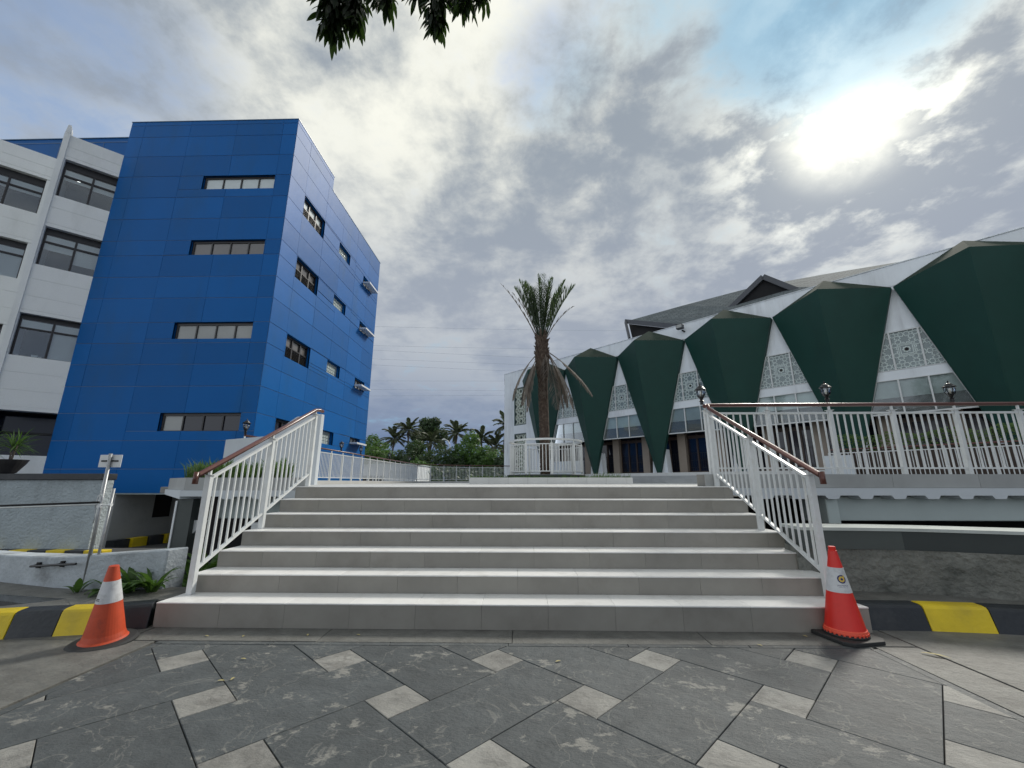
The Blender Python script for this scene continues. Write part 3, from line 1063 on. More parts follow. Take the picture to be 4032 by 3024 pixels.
def kerb(pts, mats, thing_o, h=0.20, back=0.075, width=0.20, flip=1):
    for i in range(len(pts) - 1):
        a, b = Vector((*pts[i], 0)), Vector((*pts[i + 1], 0))
        d = (b - a).normalized()
        nn = Vector((-d.y, d.x, 0)) * flip
        if nn.y < 0:
            nn = -nn
        e = d * 0.0015
        prof = [(0, -0.02), (back * 0.75, h - 0.028), (back * 0.95, h - 0.008), (back + 0.03, h), (width, h + 0.002), (width, -0.02)]
        vs = [a + e + nn * o + Vector((0, 0, z)) for o, z in prof]
        q = [b - e + nn * o + Vector((0, 0, z)) for o, z in prof]
        n = len(prof)
        fs = [tuple(range(n)), tuple(reversed(range(n, 2 * n)))] + [(k, n + k, n + (k + 1) % n, (k + 1) % n) for k in range(n)]
        MB().add(vs + q, fs).build('kerb_block', mats[i % len(mats)], thing_o, bevel=0.006, seg=2)


kr = thing('kerb', (4, 4.1, 0), 'black and yellow painted kerb running right from the steps past the clean red cone', 'kerb', 'painted kerbs')
kerb(KR, ['kblack', 'kyellow'], kr)
kl = thing('kerb', (-4, 3.85, 0), 'black and yellow painted kerb curving left from the steps behind the dirty orange cone', 'kerb', 'painted kerbs')
kerb(KLf, ['kblack', 'kyellow'], kl)

# raised walkways behind the kerbs
walk = MB()
walk.add([(3.07, 4.30, 0.196), (3.64, 4.335, 0.196), (4.18, 4.28, 0.196), (4.70, 4.19, 0.196), (5.7, 3.93, 0.196), (7.25, 3.4, 0.196), (9, 3.1, 0.196), (6.2, 4.1, 0.196), (4.75, 4.6, 0.196), (3.95, 4.8, 0.196), (3.07, 4.95, 0.196)],
         [tuple(range(11))])
walk.build('footway', 'concrete', kind='structure', recalc=False)
wl = MB()
wl.add([(-3.36, 4.24, 0.196), (-3.36, 4.75, 0.196), (-4.1, 4.66, 0.196), (-4.6, 4.66, 0.196), (-5.0, 4.72, 0.196), (-5.84, 4.96, 0.196), (-8.5, 5.7, 0.196), (-8.5, 5.05, 0.196), (-6.2, 4.565, 0.196), (-5.234, 4.388, 0.196), (-4.392, 4.246, 0.196), (-4.1, 4.02, 0.196), (-3.70, 4.09, 0.196)], [tuple(reversed(range(13)))])
wl.add([(-4.1, 4.02, 0.194), (-4.392, 4.246, 0.194), (-4.52, 4.133, 0.194), (-4.74, 3.998, 0.194), (-5.0, 3.87, 0.194), (-5.3, 3.70, 0.194), (-5.15, 3.66, 0.194), (-4.80, 3.80, 0.194), (-4.44, 3.91, 0.194)], [tuple(range(9))])
wl.build('footway', 'concrete', kind='structure', recalc=False)
dr = MB().add([(-4.2, 4.3, -0.015), (-8.5, 5.2, -0.015), (-8.5, 3.0, -0.015), (-4.2, 3.85, -0.015)], [(0, 1, 2, 3)])
dr.build('drain_channel', 'joint', kind='structure', recalc=False)

# ================================================================== cones
def cone_common(loc, rot, name, label, kind):
    t = thing(name, loc, label, 'traffic cone', 'traffic cones at the ends of the bottom step')
    t.rotation_euler = (0, 0, rot)
    return t


def loc_build(mb, name, mt, parent, **kw):
    """geometry given in the thing's own coordinates"""
    o = WORLD[parent.name]
    mb.v = [tuple(Vector(p) + o) for p in mb.v]
    return mb.build(name, mt, parent, **kw)


def octo(r, ch, z0, z1):
    p = [(r - ch, -r), (r, -r + ch), (r, r - ch), (r - ch, r), (-r + ch, r), (-r, r - ch), (-r, -r + ch), (-r + ch, -r)]
    return MB().prism([(x, y, z0) for x, y in p], (0, 0, z1 - z0))


cr = cone_common((2.76, 3.985, 0), R(12), 'traffic_cone', 'clean red traffic cone with printed round emblem at the right end of the bottom step', 1)
loc_build(octo(0.205, 0.06, 0.0, 0.030), 'base', 'rubber', cr, bevel=0.006, seg=2)
RC = lambda z: 0.150 + (0.031 - 0.150) * (z - 0.055) / (0.70 - 0.055)
loc_build(MB().lathe([(0.162, 0.030), (0.160, 0.045), (0.150, 0.052)], n=36), 'foot_ring', 'rubber', cr, smooth=True)
loc_build(MB().lathe([(RC(0.052), 0.052), (RC(0.36), 0.36), (RC(0.70), 0.70)], n=40), 'body', 'red', cr, smooth=False)
loc_build(MB().lathe([(0.1545, 0.058), (0.151, 0.082), (RC(0.088) + 0.0005, 0.086)], n=40), 'rim', 'redrim', cr)
for k in range(28):
    a = 2 * math.pi * k / 28
    loc_build(MB().add([(0.1585 * math.cos(a + d), 0.1585 * math.sin(a + d), z) for d, z in ((-0.045, 0.046), (0.045, 0.046), (0.045, 0.064), (-0.045, 0.064))] + [(0.150 * math.cos(a + d), 0.150 * math.sin(a + d), z) for d, z in ((-0.045, 0.046), (0.045, 0.046), (0.045, 0.068), (-0.045, 0.068))],
                       [(0, 1, 2, 3), (4, 7, 6, 5), (0, 4, 5, 1), (1, 5, 6, 2), (2, 6, 7, 3), (3, 7, 4, 0)]), 'rim_tooth', 'redrim', cr)
loc_build(MB().lathe([(RC(0.368) + 0.0015, 0.368), (RC(0.562) + 0.0015, 0.562)], n=40), 'sleeve', 'sleeve', cr)
loc_build(MB().lathe([(0.0325, 0.700), (0.026, 0.703), (0.0275, 0.708), (0.0285, 0.728), (0.024, 0.733)], n=24), 'tip', 'red', cr)
# the emblem and the lettering, wrapped on the sleeve
EA = R(-114)


def wrap(x, z, lift):
    r = RC(z) + 0.0015 + lift
    a = EA + x / r
    return (r * math.cos(a), r * math.sin(a), z)


def flat_ring(cx0, cz0, r0, r1, lift, a0=0, a1=360, sq=1.0, n=28):
    mb = MB()
    for k in range(n):
        p = a0 + (a1 - a0) * k / n
        q = a0 + (a1 - a0) * (k + 1) / n
        pts = [(r0 * math.cos(R(p)), r0 * math.sin(R(p))), (r1 * math.cos(R(p)), r1 * math.sin(R(p))), (r1 * math.cos(R(q)), r1 * math.sin(R(q))), (r0 * math.cos(R(q)), r0 * math.sin(R(q)))]
        mb.add([wrap(cx0 + x, cz0 + z * sq, lift) for x, z in pts], [(0, 1, 2, 3)])
    return mb


loc_build(flat_ring(0.004, 0.475, 0.023, 0.033, 0.0008), 'emblem_ring', 'navy', cr, recalc=False)
loc_build(flat_ring(0.004, 0.475, 0.010, 0.0225, 0.0010), 'emblem_letter', 'gold', cr, recalc=False)
loc_build(flat_ring(0.004, 0.475, 0.0, 0.0098, 0.0012), 'emblem_core', 'navy', cr, recalc=False)
mbs = MB()
mbs.add([wrap(0.004 + x, 0.475 + z, 0.0012) for x, z in ((0.012, 0.004), (0.0225, 0.004), (0.024, 0.033), (0.012, 0.026))], [(0, 1, 2, 3)])
loc_build(mbs, 'emblem_stem', 'gold', cr, recalc=False)


def text_mesh(body, size, fn):
    cu = bpy.data.curves.new('lettering', 'FONT')
    cu.body = body
    cu.size = size
    cu.align_x = 'CENTER'
    cu.resolution_u = 2
    ob = bpy.data.objects.new('lettering', cu)
    COL.objects.link(ob)
    dg = bpy.context.evaluated_depsgraph_get()
    me = bpy.data.meshes.new_from_object(ob.evaluated_get(dg))
    mb = MB()
    mb.add([fn(v.co.x, v.co.y) for v in me.vertices], [tuple(p.vertices) for p in me.polygons])
    bpy.data.objects.remove(ob)
    bpy.data.curves.remove(cu)
    return mb


loc_build(text_mesh('JASAMARGA', 0.0155, lambda x, y: wrap(0.004 + x, 0.420 + y, 0.0009)), 'lettering', 'navy', cr, recalc=False)
loc_build(text_mesh('Indonesia Highway Corp', 0.0068, lambda x, y: wrap(0.006 + x, 0.409 + y, 0.0009)), 'small_lettering', 'navy', cr, recalc=False)

cl_ = cone_common((-3.475, 3.74, 0), R(50), 'traffic_cone', 'dirty faded orange traffic cone with silver sleeve at the left end of the bottom step', 0)
cl_.rotation_euler = (R(5), R(-1), R(20))
RL = lambda z: 0.140 + (0.034 - 0.140) * (z - 0.03) / (0.60 - 0.03)
loc_build(MB().lathe([(0.225, 0.0), (0.228, 0.012), (0.205, 0.024), (0.16, 0.030)], n=36), 'base', 'rubber', cl_, smooth=False)
loc_build(MB().lathe([(0.158, 0.030), (0.143, 0.042), (RL(0.08), 0.08), (RL(0.33), 0.33), (RL(0.60), 0.60), (0.030, 0.603)], n=40), 'body', 'orange', cl_)
loc_build(MB().lathe([(RL(0.322) + 0.0015, 0.322), (RL(0.488) + 0.0015, 0.488)], n=40), 'sleeve', 'sleeve', cl_)
for z in (0.345, 0.356):
    mb = MB()
    for k in range(6):
        a, b = R(218 + 5 * k), R(223 + 5 * k)
        r0, r1 = RL(z) + 0.003, RL(z + 0.006) + 0.003
        mb.add([(r0 * math.cos(a), r0 * math.sin(a), z), (r0 * math.cos(b), r0 * math.sin(b), z), (r1 * math.cos(b), r1 * math.sin(b), z + 0.006), (r1 * math.cos(a), r1 * math.sin(a), z + 0.006)], [(0, 1, 2, 3)])
    loc_build(mb, 'sleeve_mark', 'rubber', cl_, recalc=False)

# ================================================================== left: low rendered wall, ramp wall, sign, plants
LW = [(-3.79, 4.62), (-4.08, 4.60), (-4.61, 4.60), (-5.0, 4.66), (-5.84, 4.89), (-7.0, 5.25), (-9.0, 5.9)]
lowwall = thing('low_wall', (-4.6, 4.6, 0.1), 'low rough pale blue grey wall behind the left kerb', 'wall')
lwm = MB()
LT = [0.585, 0.565, 0.53, 0.50, 0.475, 0.46, 0.45]
for k, (x, y) in enumerate(LW):
    lwm.v += [(x, y, 0.0), (x + 0.06, y + 0.22, 0.0), (x + 0.06, y + 0.22, LT[k]), (x, y, LT[k])]
for k in range(len(LW) - 1):
    for j in range(4):
        lwm.f.append((4 * k + j, 4 * k + (j + 1) % 4, 4 * k + 4 + (j + 1) % 4, 4 * k + 4 + j))
lwm.f += [(0, 3, 2, 1), (24, 25, 26, 27)]
lwm.build('render_face', 'bluestucco', lowwall, bevel=0.012)
dr_ = thing('pipe_rail', (-4.9, 4.62, 0.43), 'dark short pipe rail on brackets along the low pale wall', 'rail')
MB().tube([(-5.30, 4.66, 0.405), (-4.66, 4.52, 0.458)], 0.012, 8).build('rail_pipe', 'iron', dr_)
for x, y, z in ((-5.28, 4.66, 0.407), (-4.93, 4.58, 0.435)):
    MB().bar((x, y, z), (x, y + 0.14, z + 0.02), 0.02).build('bracket', 'iron', dr_)
    MB().box(x - 0.02, y + 0.05, z - 0.03, x + 0.02, y + 0.07, z + 0.03).build('bracket_plate', 'iron', dr_)

ret = thing('ramp_wall', (-15, 10.5, -0.5), 'high grey rendered wall with dark coping beside the ramp under the blue building', 'wall')
MB().box(-30, 10.5, -0.8, -10.62, 10.8, 1.345).build('render_face', 'greystucco', ret)
MB().box(-30, 10.44, 1.346, -10.60, 10.85, 1.50).build('coping', 'kblack', ret, bevel=0.01)
kf = thing('ramp_kerb', (-13, 10.3, -0.5), 'distant yellow and black kerb at the foot of the ramp wall', 'kerb', 'painted kerbs')
x = -9.98
k = 0
while x > -18:
    MB().box(x - 0.455, 10.22, -0.7, x, 10.48, -0.30).build('kerb_block', ('kyellow', 'kblack')[k % 2], kf, bevel=0.01)
    x -= 0.46
    k += 1
kf2 = thing('ramp_kerb', (-13.8, 15.5, -0.9), 'shaded yellow and black kerb at the base of the wall under the blue building', 'kerb', 'painted kerbs')
for k in range(8):
    y = 14.6 + 0.6 * k
    MB().box(-14.18 + 0.10 * k, y, -1.0, -13.9 + 0.10 * k, y + 0.59, -0.66).build('kerb_block', ('kblack', 'kyellow')[k % 2], kf2)
iw = thing('undercroft_wall', (-14, 16, -1), 'pale wall with a dark doorway in the undercroft of the blue building', 'wall')
FU = lambda s, o, z: (-14.62 + 0.24 * s - 0.97 * o, 15.05 + 0.97 * s + 0.24 * o, z)
MB().fbox(FU, 0, 1.35, 0, 0.2, -1.0, 0.88).build('wall_panel', 'fascia', iw)
MB().fbox(FU, 2.05, 6, 0, 0.2, -1.0, 0.88).build('wall_panel', 'fascia', iw)
MB().fbox(FU, 1.35, 2.05, 0, 0.2, -1.0, -0.05).build('wall_panel', 'fascia', iw)
MB().fbox(FU, 1.35, 2.05, 0.08, 0.1, -0.05, 0.88).build('doorway', 'dark', iw)

SX, SY = -4.605, 4.60
sg = thing('road_sign', (SX, SY, 0.2), 'back of a small white rectangular sign on a leaning grey pole behind the left kerb', 'sign')
MB().tube([(SX - 0.02, SY + 0.02, 0.15), (SX - 0.005, SY - 0.02, 1.60)], 0.017, 10).build('pole', 'galv', sg, smooth=True)
MB().box(-4.748, SY + 0.0, 1.450, -4.495, SY + 0.012, 1.588).build('sign_plate', 'wpaint', sg, bevel=0.003)
MB().box(-4.715, SY - 0.008, 1.512, -4.525, SY + 0.002, 1.528).build('sign_channel', 'rubber', sg)
MB().tube([(SX - 0.01, SY - 0.03, 1.03), (SX - 0.035, SY - 0.03, 1.09), (SX - 0.03, SY - 0.03, 1.14), (SX + 0.005, SY - 0.03, 1.16), (SX + 0.03, SY - 0.03, 1.12), (SX + 0.025, SY - 0.03, 1.05)], 0.005, 6).build('cable_loop', 'wpaint', sg, smooth=True)
MB().tube([(SX - 0.04, SY - 0.03, 1.08), (SX - 0.03, SY - 0.03, 0.98), (SX - 0.015, SY - 0.03, 0.92), (SX - 0.02, SY - 0.03, 0.86)], 0.004, 6).build('cable_tail', 'galv', sg, smooth=True)
MB().box(SX - 0.012, SY - 0.045, 1.02, SX + 0.03, SY - 0.018, 1.06).build('connector', 'wpaint', sg)
MB().lathe([(0.006, 0), (0.010, 0.03), (0.022, 0.07)], (0, 0, 0), 8)
mb = MB().tube([(SX + 0.03, SY - 0.03, 1.045), (SX + 0.08, SY - 0.03, 1.045), (SX + 0.10, SY - 0.03, 1.045), (SX + 0.14, SY - 0.03, 1.05)], [0.005, 0.006, 0.014, 0.018], 8)
mb.build('plug', 'wpaint', sg)
pp = MB().tube([(-4.555, SY + 0.03, 0.15), (-4.535, SY + 0.03, 1.22)], 0.013, 8).build('thin_pipe', 'galv', smooth=True)
tag(pp, 'thin grey pipe standing beside the sign pole', 'pipe')
bm_ = thing('barrier_bar', (-5.6, 4.57, 1.0), 'pair of dark and pale rods reaching left from the sign pole', 'barrier')
MB().tube([(-8.5, 4.60, 0.94), (-4.61, 4.565, 1.075)], 0.011, 8).build('dark_rod', 'iron', bm_, smooth=True)
MB().tube([(-8.5, 4.585, 0.915), (-4.61, 4.55, 1.054)], 0.008, 8).build('pale_rod', 'rail', bm_, smooth=True)


# ---- leaves and plants
def blade(mb, base, az, el, L, wd, droop, n=5, fold=0.25):
    """a strap leaf starting at base"""
    p = Vector(base)
    e = el
    ca, sa = math.cos(az), math.sin(az)
    side = Vector((-sa, ca, 0))
    rows = []
    for i in range(n + 1):
        t = i / n
        wv = wd * (0.35 + 2.6 * t * (1 - t)) if t < 0.5 else wd * max(0.02, 1.0 * (1 - (2 * t - 1) ** 1.6))
        rows.append((p - side * wv * 0.5 + Vector((0, 0, fold * wv * .5)), p.copy(), p + side * wv * 0.5 + Vector((0, 0, fold * wv * .5))))
        p = p + Vector((ca * math.cos(e), sa * math.cos(e), math.sin(e))) * (L / n)
        e -= droop / n
    vs = [q for r in rows for q in r]
    fs = []
    for i in range(n):
        o = 3 * i
        fs += [(o, o + 1, o + 4, o + 3), (o + 1, o + 2, o + 5, o + 4)]
    mb.add(vs, fs)


def clump(name, loc, label, n, L, wd, droop, mt, elr=(0.7, 1.5), cat='plant', group=None, rad=0.03):
    t = thing(name, loc, label, cat, group)
    for k in range(n):
        mb = MB()
        a = random.uniform(0, 6.28)
        r = random.uniform(0, rad)
        blade(mb, (loc[0] + r * math.cos(a), loc[1] + r * math.sin(a), loc[2]), a, random.uniform(*elr), L * random.uniform(0.6, 1.1), wd * random.uniform(0.7, 1.2), droop * random.uniform(0.6, 1.3))
        mb.build('leaf', mt, t, recalc=False, smooth=True)
    return t


GP = 'leafy plants along the low pale wall'
clump('leafy_plant', (-4.22, 4.50, 0.19), 'low broad leaved plant by the pale wall just right of the orange cone', 26, 0.25, 0.075, 1.5, 'bush', (0.4, 1.4), group=GP, rad=0.07)
clump('leafy_plant', (-4.02, 4.50, 0.19), 'tall leafy plant in the middle of the low pale wall planting', 34, 0.36, 0.05, 1.7, 'bush', (0.7, 1.5), group=GP, rad=0.06)
clump('leafy_plant', (-3.80, 4.52, 0.19), 'leafy plant nearest the support column and stair railing', 28, 0.36, 0.052, 1.5, 'bush', (0.8, 1.5), group=GP, rad=0.05)
clump('leafy_plant', (-4.55, 4.49, 0.19), 'small sparse plant at the foot of the sign pole', 8, 0.17, 0.055, 1.0, 'bush', group=GP)
GQ = 'shrubs in the gap beside the steps'
for x, y, z, s, lb in ((-4.05, 5.6, -0.15, 0.62, 'dark leafy shrub nearest the bottom post of the left railing'), (-3.72, 6.0, -0.1, 0.75, 'dark leafy shrub behind the middle post of the left railing'), (-3.62, 5.2, -0.15, 0.5, 'dark leafy shrub low against the side of the steps'), (-4.4, 6.1, -0.15, 0.8, 'dark leafy shrub against the grey support column')):
    clump('shrub', (x, y, z), lb, 34, s, 0.11, 1.6, 'bush', (0.5, 1.5), 'shrub', GQ, 0.22)


def spiky(loc, label, n=95, L=0.56):
    t = thing('potted_plant', loc, label, 'potted plant', 'spiky plants in bowl pots on the wall')
    x, y, z = loc
    MB().lathe([(0.10, 0), (0.16, 0.02), (0.30, 0.26), (0.33, 0.33), (0.34, 0.36), (0.30, 0.36), (0.28, 0.31)], loc, 20).build('pot', 'pot', t, smooth=False)
    for dx, hh in ((-0.08, 0.34), (0.06, 0.42), (0.0, 0.26)):
        MB().tube([(x + dx * 0.4, y, z + 0.3), (x + dx, y + 0.02, z + 0.36 + hh)], 0.016, 6).build('stem', 'bark', t)
    for k in range(n):
        mb = MB()
        a = random.uniform(0, 6.28)
        e = random.uniform(-0.5, 1.45)
        dx, hh = random.choice(((-0.08, 0.34), (0.06, 0.42), (0.0, 0.26)))
        blade(mb, (x + dx, y + 0.02, z + 0.34 + hh), a, e, L * random.uniform(0.7, 1.1), 0.028, 0.5, 3)
        mb.build('leaf', 'bush', t, recalc=False)
    return t


spiky((-13.38, 10.66, 1.5), 'spiky plant in a dark bowl on the ramp wall, nearer the blue building')
spiky((-14.25, 10.66, 1.5), 'spiky plant in a dark bowl on the ramp wall, by the picture edge')
wp = MB().tube([(-13.52, 10.47, 1.5), (-13.46, 10.47, 1.92)], 0.03, 8).build('white_pipe', 'wpaint', smooth=True)
tag(wp, 'short white pipe standing in front of the bowl of spiky plants', 'pipe')

# fallen leaves
FL = [(-2.73, 3.89), (-2.39, 3.87), (-1.85, 3.91), (-1.44, 3.95), (-2.11, 3.43), (-1.95, 3.13), (1.93, 3.77), (2.41, 4.02), (0.24, 3.43), (-2.03, 3.08)]
for i, (x, y) in enumerate(FL):
    mb = MB()
    blade(mb, (0, 0, 0.006), random.uniform(0, 6.28), 0.06, 0.045, 0.018, 0.2, 3)
    o = mb.build('fallen_leaf', 'dry', recalc=False)
    o.location = (x, y, 0)
    tag(o, 'tiny dry leaf fallen on the paving in front of the steps', 'fallen leaf', 'dry leaves scattered on the paving')
mb = MB()
blade(mb, (0, 0, 0.008), R(-42), 0.1, 0.17, 0.03, 0.25, 5)
o = mb.build('fallen_leaf', 'dry', recalc=False)
o.location = (3.08, 3.66, 0)
tag(o, 'long curled yellow brown leaf on the concrete right of the clean red cone', 'fallen leaf', 'dry leaves scattered on the paving')

# ================================================================== blue building
YF, XR = 15.0, -9.895
XLB = -17.48
ZR = [17.07, 16.87, 16.25, 15.22, 14.19, 13.13, 12.09, 11.07, 10.38, 9.41, 8.47, 7.43, 6.57, 5.71, 4.84, 3.81, 2.78, 1.75, 0.90]
XJ = [XLB, -16.83, -14.73, -12.62, -10.53, XR]
YJ = [YF, 16.2, 18.2, 20.2, 22.2, 24.2, 26.05]
bb = thing('blue_building', (-13.7, 15, 0.9), 'tall blue panel clad office block with strip windows on two faces', 'building')


def rect_sub(r, h):
    """rectangle r minus hole h -> list of rectangles"""
    x0, z0, x1, z1 = r
    a0, b0, a1, b1 = h
    if a0 >= x1 or a1 <= x0 or b0 >= z1 or b1 <= z0:
        return [r]
    out = []
    if b1 < z1:
        out.append((x0, b1, x1, z1))
    if b0 > z0:
        out.append((x0, z0, x1, b0))
    zz0, zz1 = max(z0, b0), min(z1, b1)
    if a0 > x0:
        out.append((x0, zz0, a0, zz1))
    if a1 < x1:
        out.append((a1, zz0, x1, zz1))
    return out


def clad(F, us, zs, holes, parent, skip=None):
    """panels on grid with holes; F(u, out, z)"""
    back = MB()
    for a, b in zip(us[:-1], us[1:]):
        for z1, z0 in zip(zs[:-1], zs[1:]):
            if skip and skip((a + b) / 2, (z0 + z1) / 2):
                continue
            rs = [(a, z0, b, z1)]
            for h in holes:
                rs = [q for r in rs for q in rect_sub(r, h)]
            for r in rs:
                if r[2] - r[0] < 0.03 or r[3] - r[1] < 0.03:
                    continue
                g_ = 0.007
                t = random.uniform(-0.0025, 0.0025)
                MB().fbox(F, r[0] + 0.005, r[2] - 0.005, -0.010, 0.012 + t, r[1] + 0.010, r[3] - 0.010).build('cladding_panel', 'blue', parent)
                back.fbox(F, r[0], r[2], -0.05, -0.002, r[1], r[3])
    back.build('sealant_joints', 'sealant', parent, kind='stuff')


FF = lambda u, o, z: (u, YF - o, z)
FR = lambda u, o, z: (XR + o, u, z)
win_f = [(-13.71, 13.52, -10.56, 14.19), (-13.68, 10.39, -10.56, 11.07), (-13.68, 6.74, -10.53, 7.43), (-13.53, 3.13, -10.46, 3.81)]
lou = [(16.23, 13.12, 18.22, 14.13), (16.25, 10.04, 18.23, 11.04), (16.27, 6.40, 18.25, 7.42), (16.27, 2.80, 18.25, 3.81)]
gbl = [(19.95, 13.43, 21.40, 14.08), (19.94, 10.36, 21.42, 10.99), (19.98, 6.72, 21.47, 7.39), (19.96, 3.15, 21.47, 3.81)]
sml = [(23.45, 13.35, 24.95, 13.95), (23.5, 10.35, 25.0, 10.92), (23.55, 6.75, 25.05, 7.36), (23.6, 3.42, 25.08, 3.83)]
clad(FF, XJ, ZR, win_f, bb)
clad(FR, YJ, ZR, lou + gbl + sml, bb, skip=lambda u, z: u > 18.6 and z > 16.3)
clad(FR, [18.2, 18.6], ZR[:3], [], bb)
# solid core, set back behind the reveals
MB().box(XLB + 0.05, YF + 0.34, 0.95, XR - 0.34, 26.0, 16.2).build('core_wall', 'sealant', bb)
MB().box(XLB + 0.05, YF + 0.06, 16.2, XR - 0.06, 18.55, 17.0).build('parapet_core', 'sealant', bb)
MB().box(XLB + 0.02, YF + 0.02, 0.86, XR - 0.02, 26.03, 0.899).build('soffit', 'beamgrey', bb)
MB().box(XLB - 0.02, YF - 0.03, 17.071, XR + 0.03, 18.62, 17.10).build('parapet_cap', 'capblue', bb)
MB().box(XR - 0.5, 18.62, 16.251, XR + 0.03, 26.08, 16.30).build('parapet_cap', 'capblue', bb)
MB().box(XLB, 18.59, 16.2, XR - 0.01, 18.61, 17.06).build('parapet_return', 'blue', bb)
MB().box(XLB + 0.0, YF + 0.06, 0.95, XLB + 0.05, 26, 16.25).build('side_wall', 'blue', bb)
MB().box(-14.0, 26.0, 0.95, XR - 0.02, 26.04, 16.25).build('rear_wall', 'blue', bb)


def reveal(F, r, d, parent, mt='blue'):
    u0, z0, u1, z1 = r
    mb = MB()
    mb.fbox(F, u0 - 0.02, u0, -d, 0.008, z0 - 0.02, z1 + 0.02)
    mb.fbox(F, u1, u1 + 0.02, -d, 0.008, z0 - 0.02, z1 + 0.02)
    mb.fbox(F, u0, u1, -d, 0.008, z0 - 0.02, z0)
    mb.fbox(F, u0, u1, -d, 0.008, z1, z1 + 0.02)
    return mb.build('window_reveal', mt, parent)


for i, r in enumerate(win_f):
    reveal(FF, r, 0.34, bb)
    u0, z0, u1, z1 = r
    fr = MB()
    d0, d1 = -0.17, -0.09
    fr.fbox(FF, u0, u1, d0, d1, z1 - 0.10, z1)
    fr.fbox(FF, u0, u1, d0, d1, z0, z0 + 0.03)
    us = [u0, u0 + (u1 - u0) * 0.27, u0 + (u1 - u0) * 0.52, u0 + (u1 - u0) * 0.765, u1]
    for k, u in enumerate(us):
        wd = 0.05 if k in (1, 2, 3) else 0.07
        c = u + (0.07 if k == 0 else (-0.03 if k == 4 else 0))
        fr.fbox(FF, c - wd / 2, c + wd / 2, d0 + 0.001, d1 - 0.001, z0 + 0.031, z1 - 0.101)
    f = fr.build('window', 'frame', bb)
    gm = ['frosted', 'brownglass', 'greyglass', 'doorglass'][i]
    for a, b in zip(us[:-1], us[1:]):
        gm2 = 'greyglass' if (i == 3 and a == us[0]) else gm
        MB().fbox(FF, a + 0.03, b - 0.03, -0.145, -0.13, z0 + 0.03, z1 - 0.1).build('pane', gm2, f)
for i, r in enumerate(lou):
    reveal(FR, r, 0.34, bb)
    u0, z0, u1, z1 = r
    fr = MB()
    d0, d1 = -0.22, -0.12
    H = z1 - z0
    fr.fbox(FR, u0, u1, d0, d1, z1 - 0.10, z1)
    fr.fbox(FR, u0, u1, d0, d1, z0, z0 + 0.04)
    fr.fbox(FR, u0, u1, d0, d1, z0 + H * 0.50, z0 + H * 0.54)
    for u in (u0 + 0.04, u0 + (u1 - u0) * 0.35, u0 + (u1 - u0) * 0.68, u1 - 0.06):
        fr.fbox(FR, u - 0.04, u + 0.04, d0 + 0.001, d1 - 0.001, z0 + 0.041, z1 - 0.101)
    f = fr.build('louvre_window', 'frame', bb)
    gm = ['frosted', 'brownglass', 'brownglass', 'doorglass'][i]
    MB().fbox(FR, u0 + 0.03, u1 - 0.03, -0.20, -0.185, z0 + H * 0.54, z1 - 0.1).build('pane', gm, f)
    n = 8
    for k in range(n):
        zz = z0 + 0.05 + (H * 0.46) * k / n
        MB().add([FR(u0 + 0.05, -0.12, zz), FR(u1 - 0.05, -0.12, zz), FR(u1 - 0.05, -0.19, zz + 0.05), FR(u0 + 0.05, -0.19, zz + 0.05),
                  FR(u0 + 0.05, -0.12, zz + 0.006), FR(u1 - 0.05, -0.12, zz + 0.006), FR(u1 - 0.05, -0.19, zz + 0.056), FR(u0 + 0.05, -0.19, zz + 0.056)], MB.BOXF).build('slat', 'frame', f)
    MB().fbox(FR, u0, u1, -0.30, -0.29, z0, z0 + H * 0.5).build('louvre_back', 'dark', f)
for r in gbl:
    reveal(FR, r, 0.30, bb)
    u0, z0, u1, z1 = r
    f = MB().fbox(FR, u0, u1, -0.26, -0.20, z0, z1).build('block_window', 'wpaint', bb)
    nu, nz = 7, 4
    for a in range(nu):
        for b in range(nz):
            du, dz = (u1 - u0) / nu, (z1 - z0) / nz
            MB().fbox(FR, u0 + du * a + 0.012, u0 + du * (a + 1) - 0.012, -0.199, -0.170, z0 + dz * b + 0.012, z0 + dz * (b + 1) - 0.012).build('glass_block', 'glassblock', f, bevel=0.012)
for i, r in enumerate(sml):
    reveal(FR, r, 0.30, bb)
    u0, z0, u1, z1 = r
    fr = MB()
    fr.fbox(FR, u0, u1, -0.24, -0.16, z1 - 0.06, z1)
    for k in range(4):
        u = u0 + 0.04 + (u1 - u0 - 0.08) * k / 3
        fr.fbox(FR, u - 0.03, u + 0.03, -0.239, -0.161, z0, z1 - 0.061)
    f = fr.build('small_window', 'frame', bb)
    MB().fbox(FR, u0, u1, -0.23, -0.215, z0, z1 - 0.06).build('pane', 'greyglass', f)
    zs = (13.42, 10.39, 6.83, 3.42)[i]
    MB().fbox(FR, u0 + 0.02, u1 + 0.04, 0.012, 0.44, zs, zs + 0.10).build('window_ledge', 'wpaint', bb, bevel=0.005)

# lower blue wing behind the white building
bw = thing('blue_wing', (-25, 15.1, 1), 'lower blue clad roof wall showing behind the white building', 'building')
MB().box(-46, 15.85, 14.4, XLB - 0.002, 24, 17.09).build('wall', 'blue', bw)
MB().box(-46, 15.835, 16.86, XLB - 0.002, 15.849, 16.885).build('joint_line', 'sealant', bw)
for k in range(9):
    MB().box(-19.6 - 2.1 * k, 15.836, 14.4, -19.588 - 2.1 * k, 15.849, 16.859).build('joint_line', 'sealant', bw)
MB().box(-46, 15.81, 17.091, XLB - 0.002, 24, 17.125).build('parapet_cap', 'capblue', bw)

# ================================================================== white office building, saw-tooth bays
WP = (XLB, 15.0)
FW = lambda s, o, z: (WP[0] + 0.7314 * s - 0.6820 * o, WP[1] + 0.6820 * s + 0.7314 * o, z)
wbld = thing('white_building', (-19, 13.5, 1), 'white rendered office building with stepped bays and dark framed windows left of the blue block', 'building')


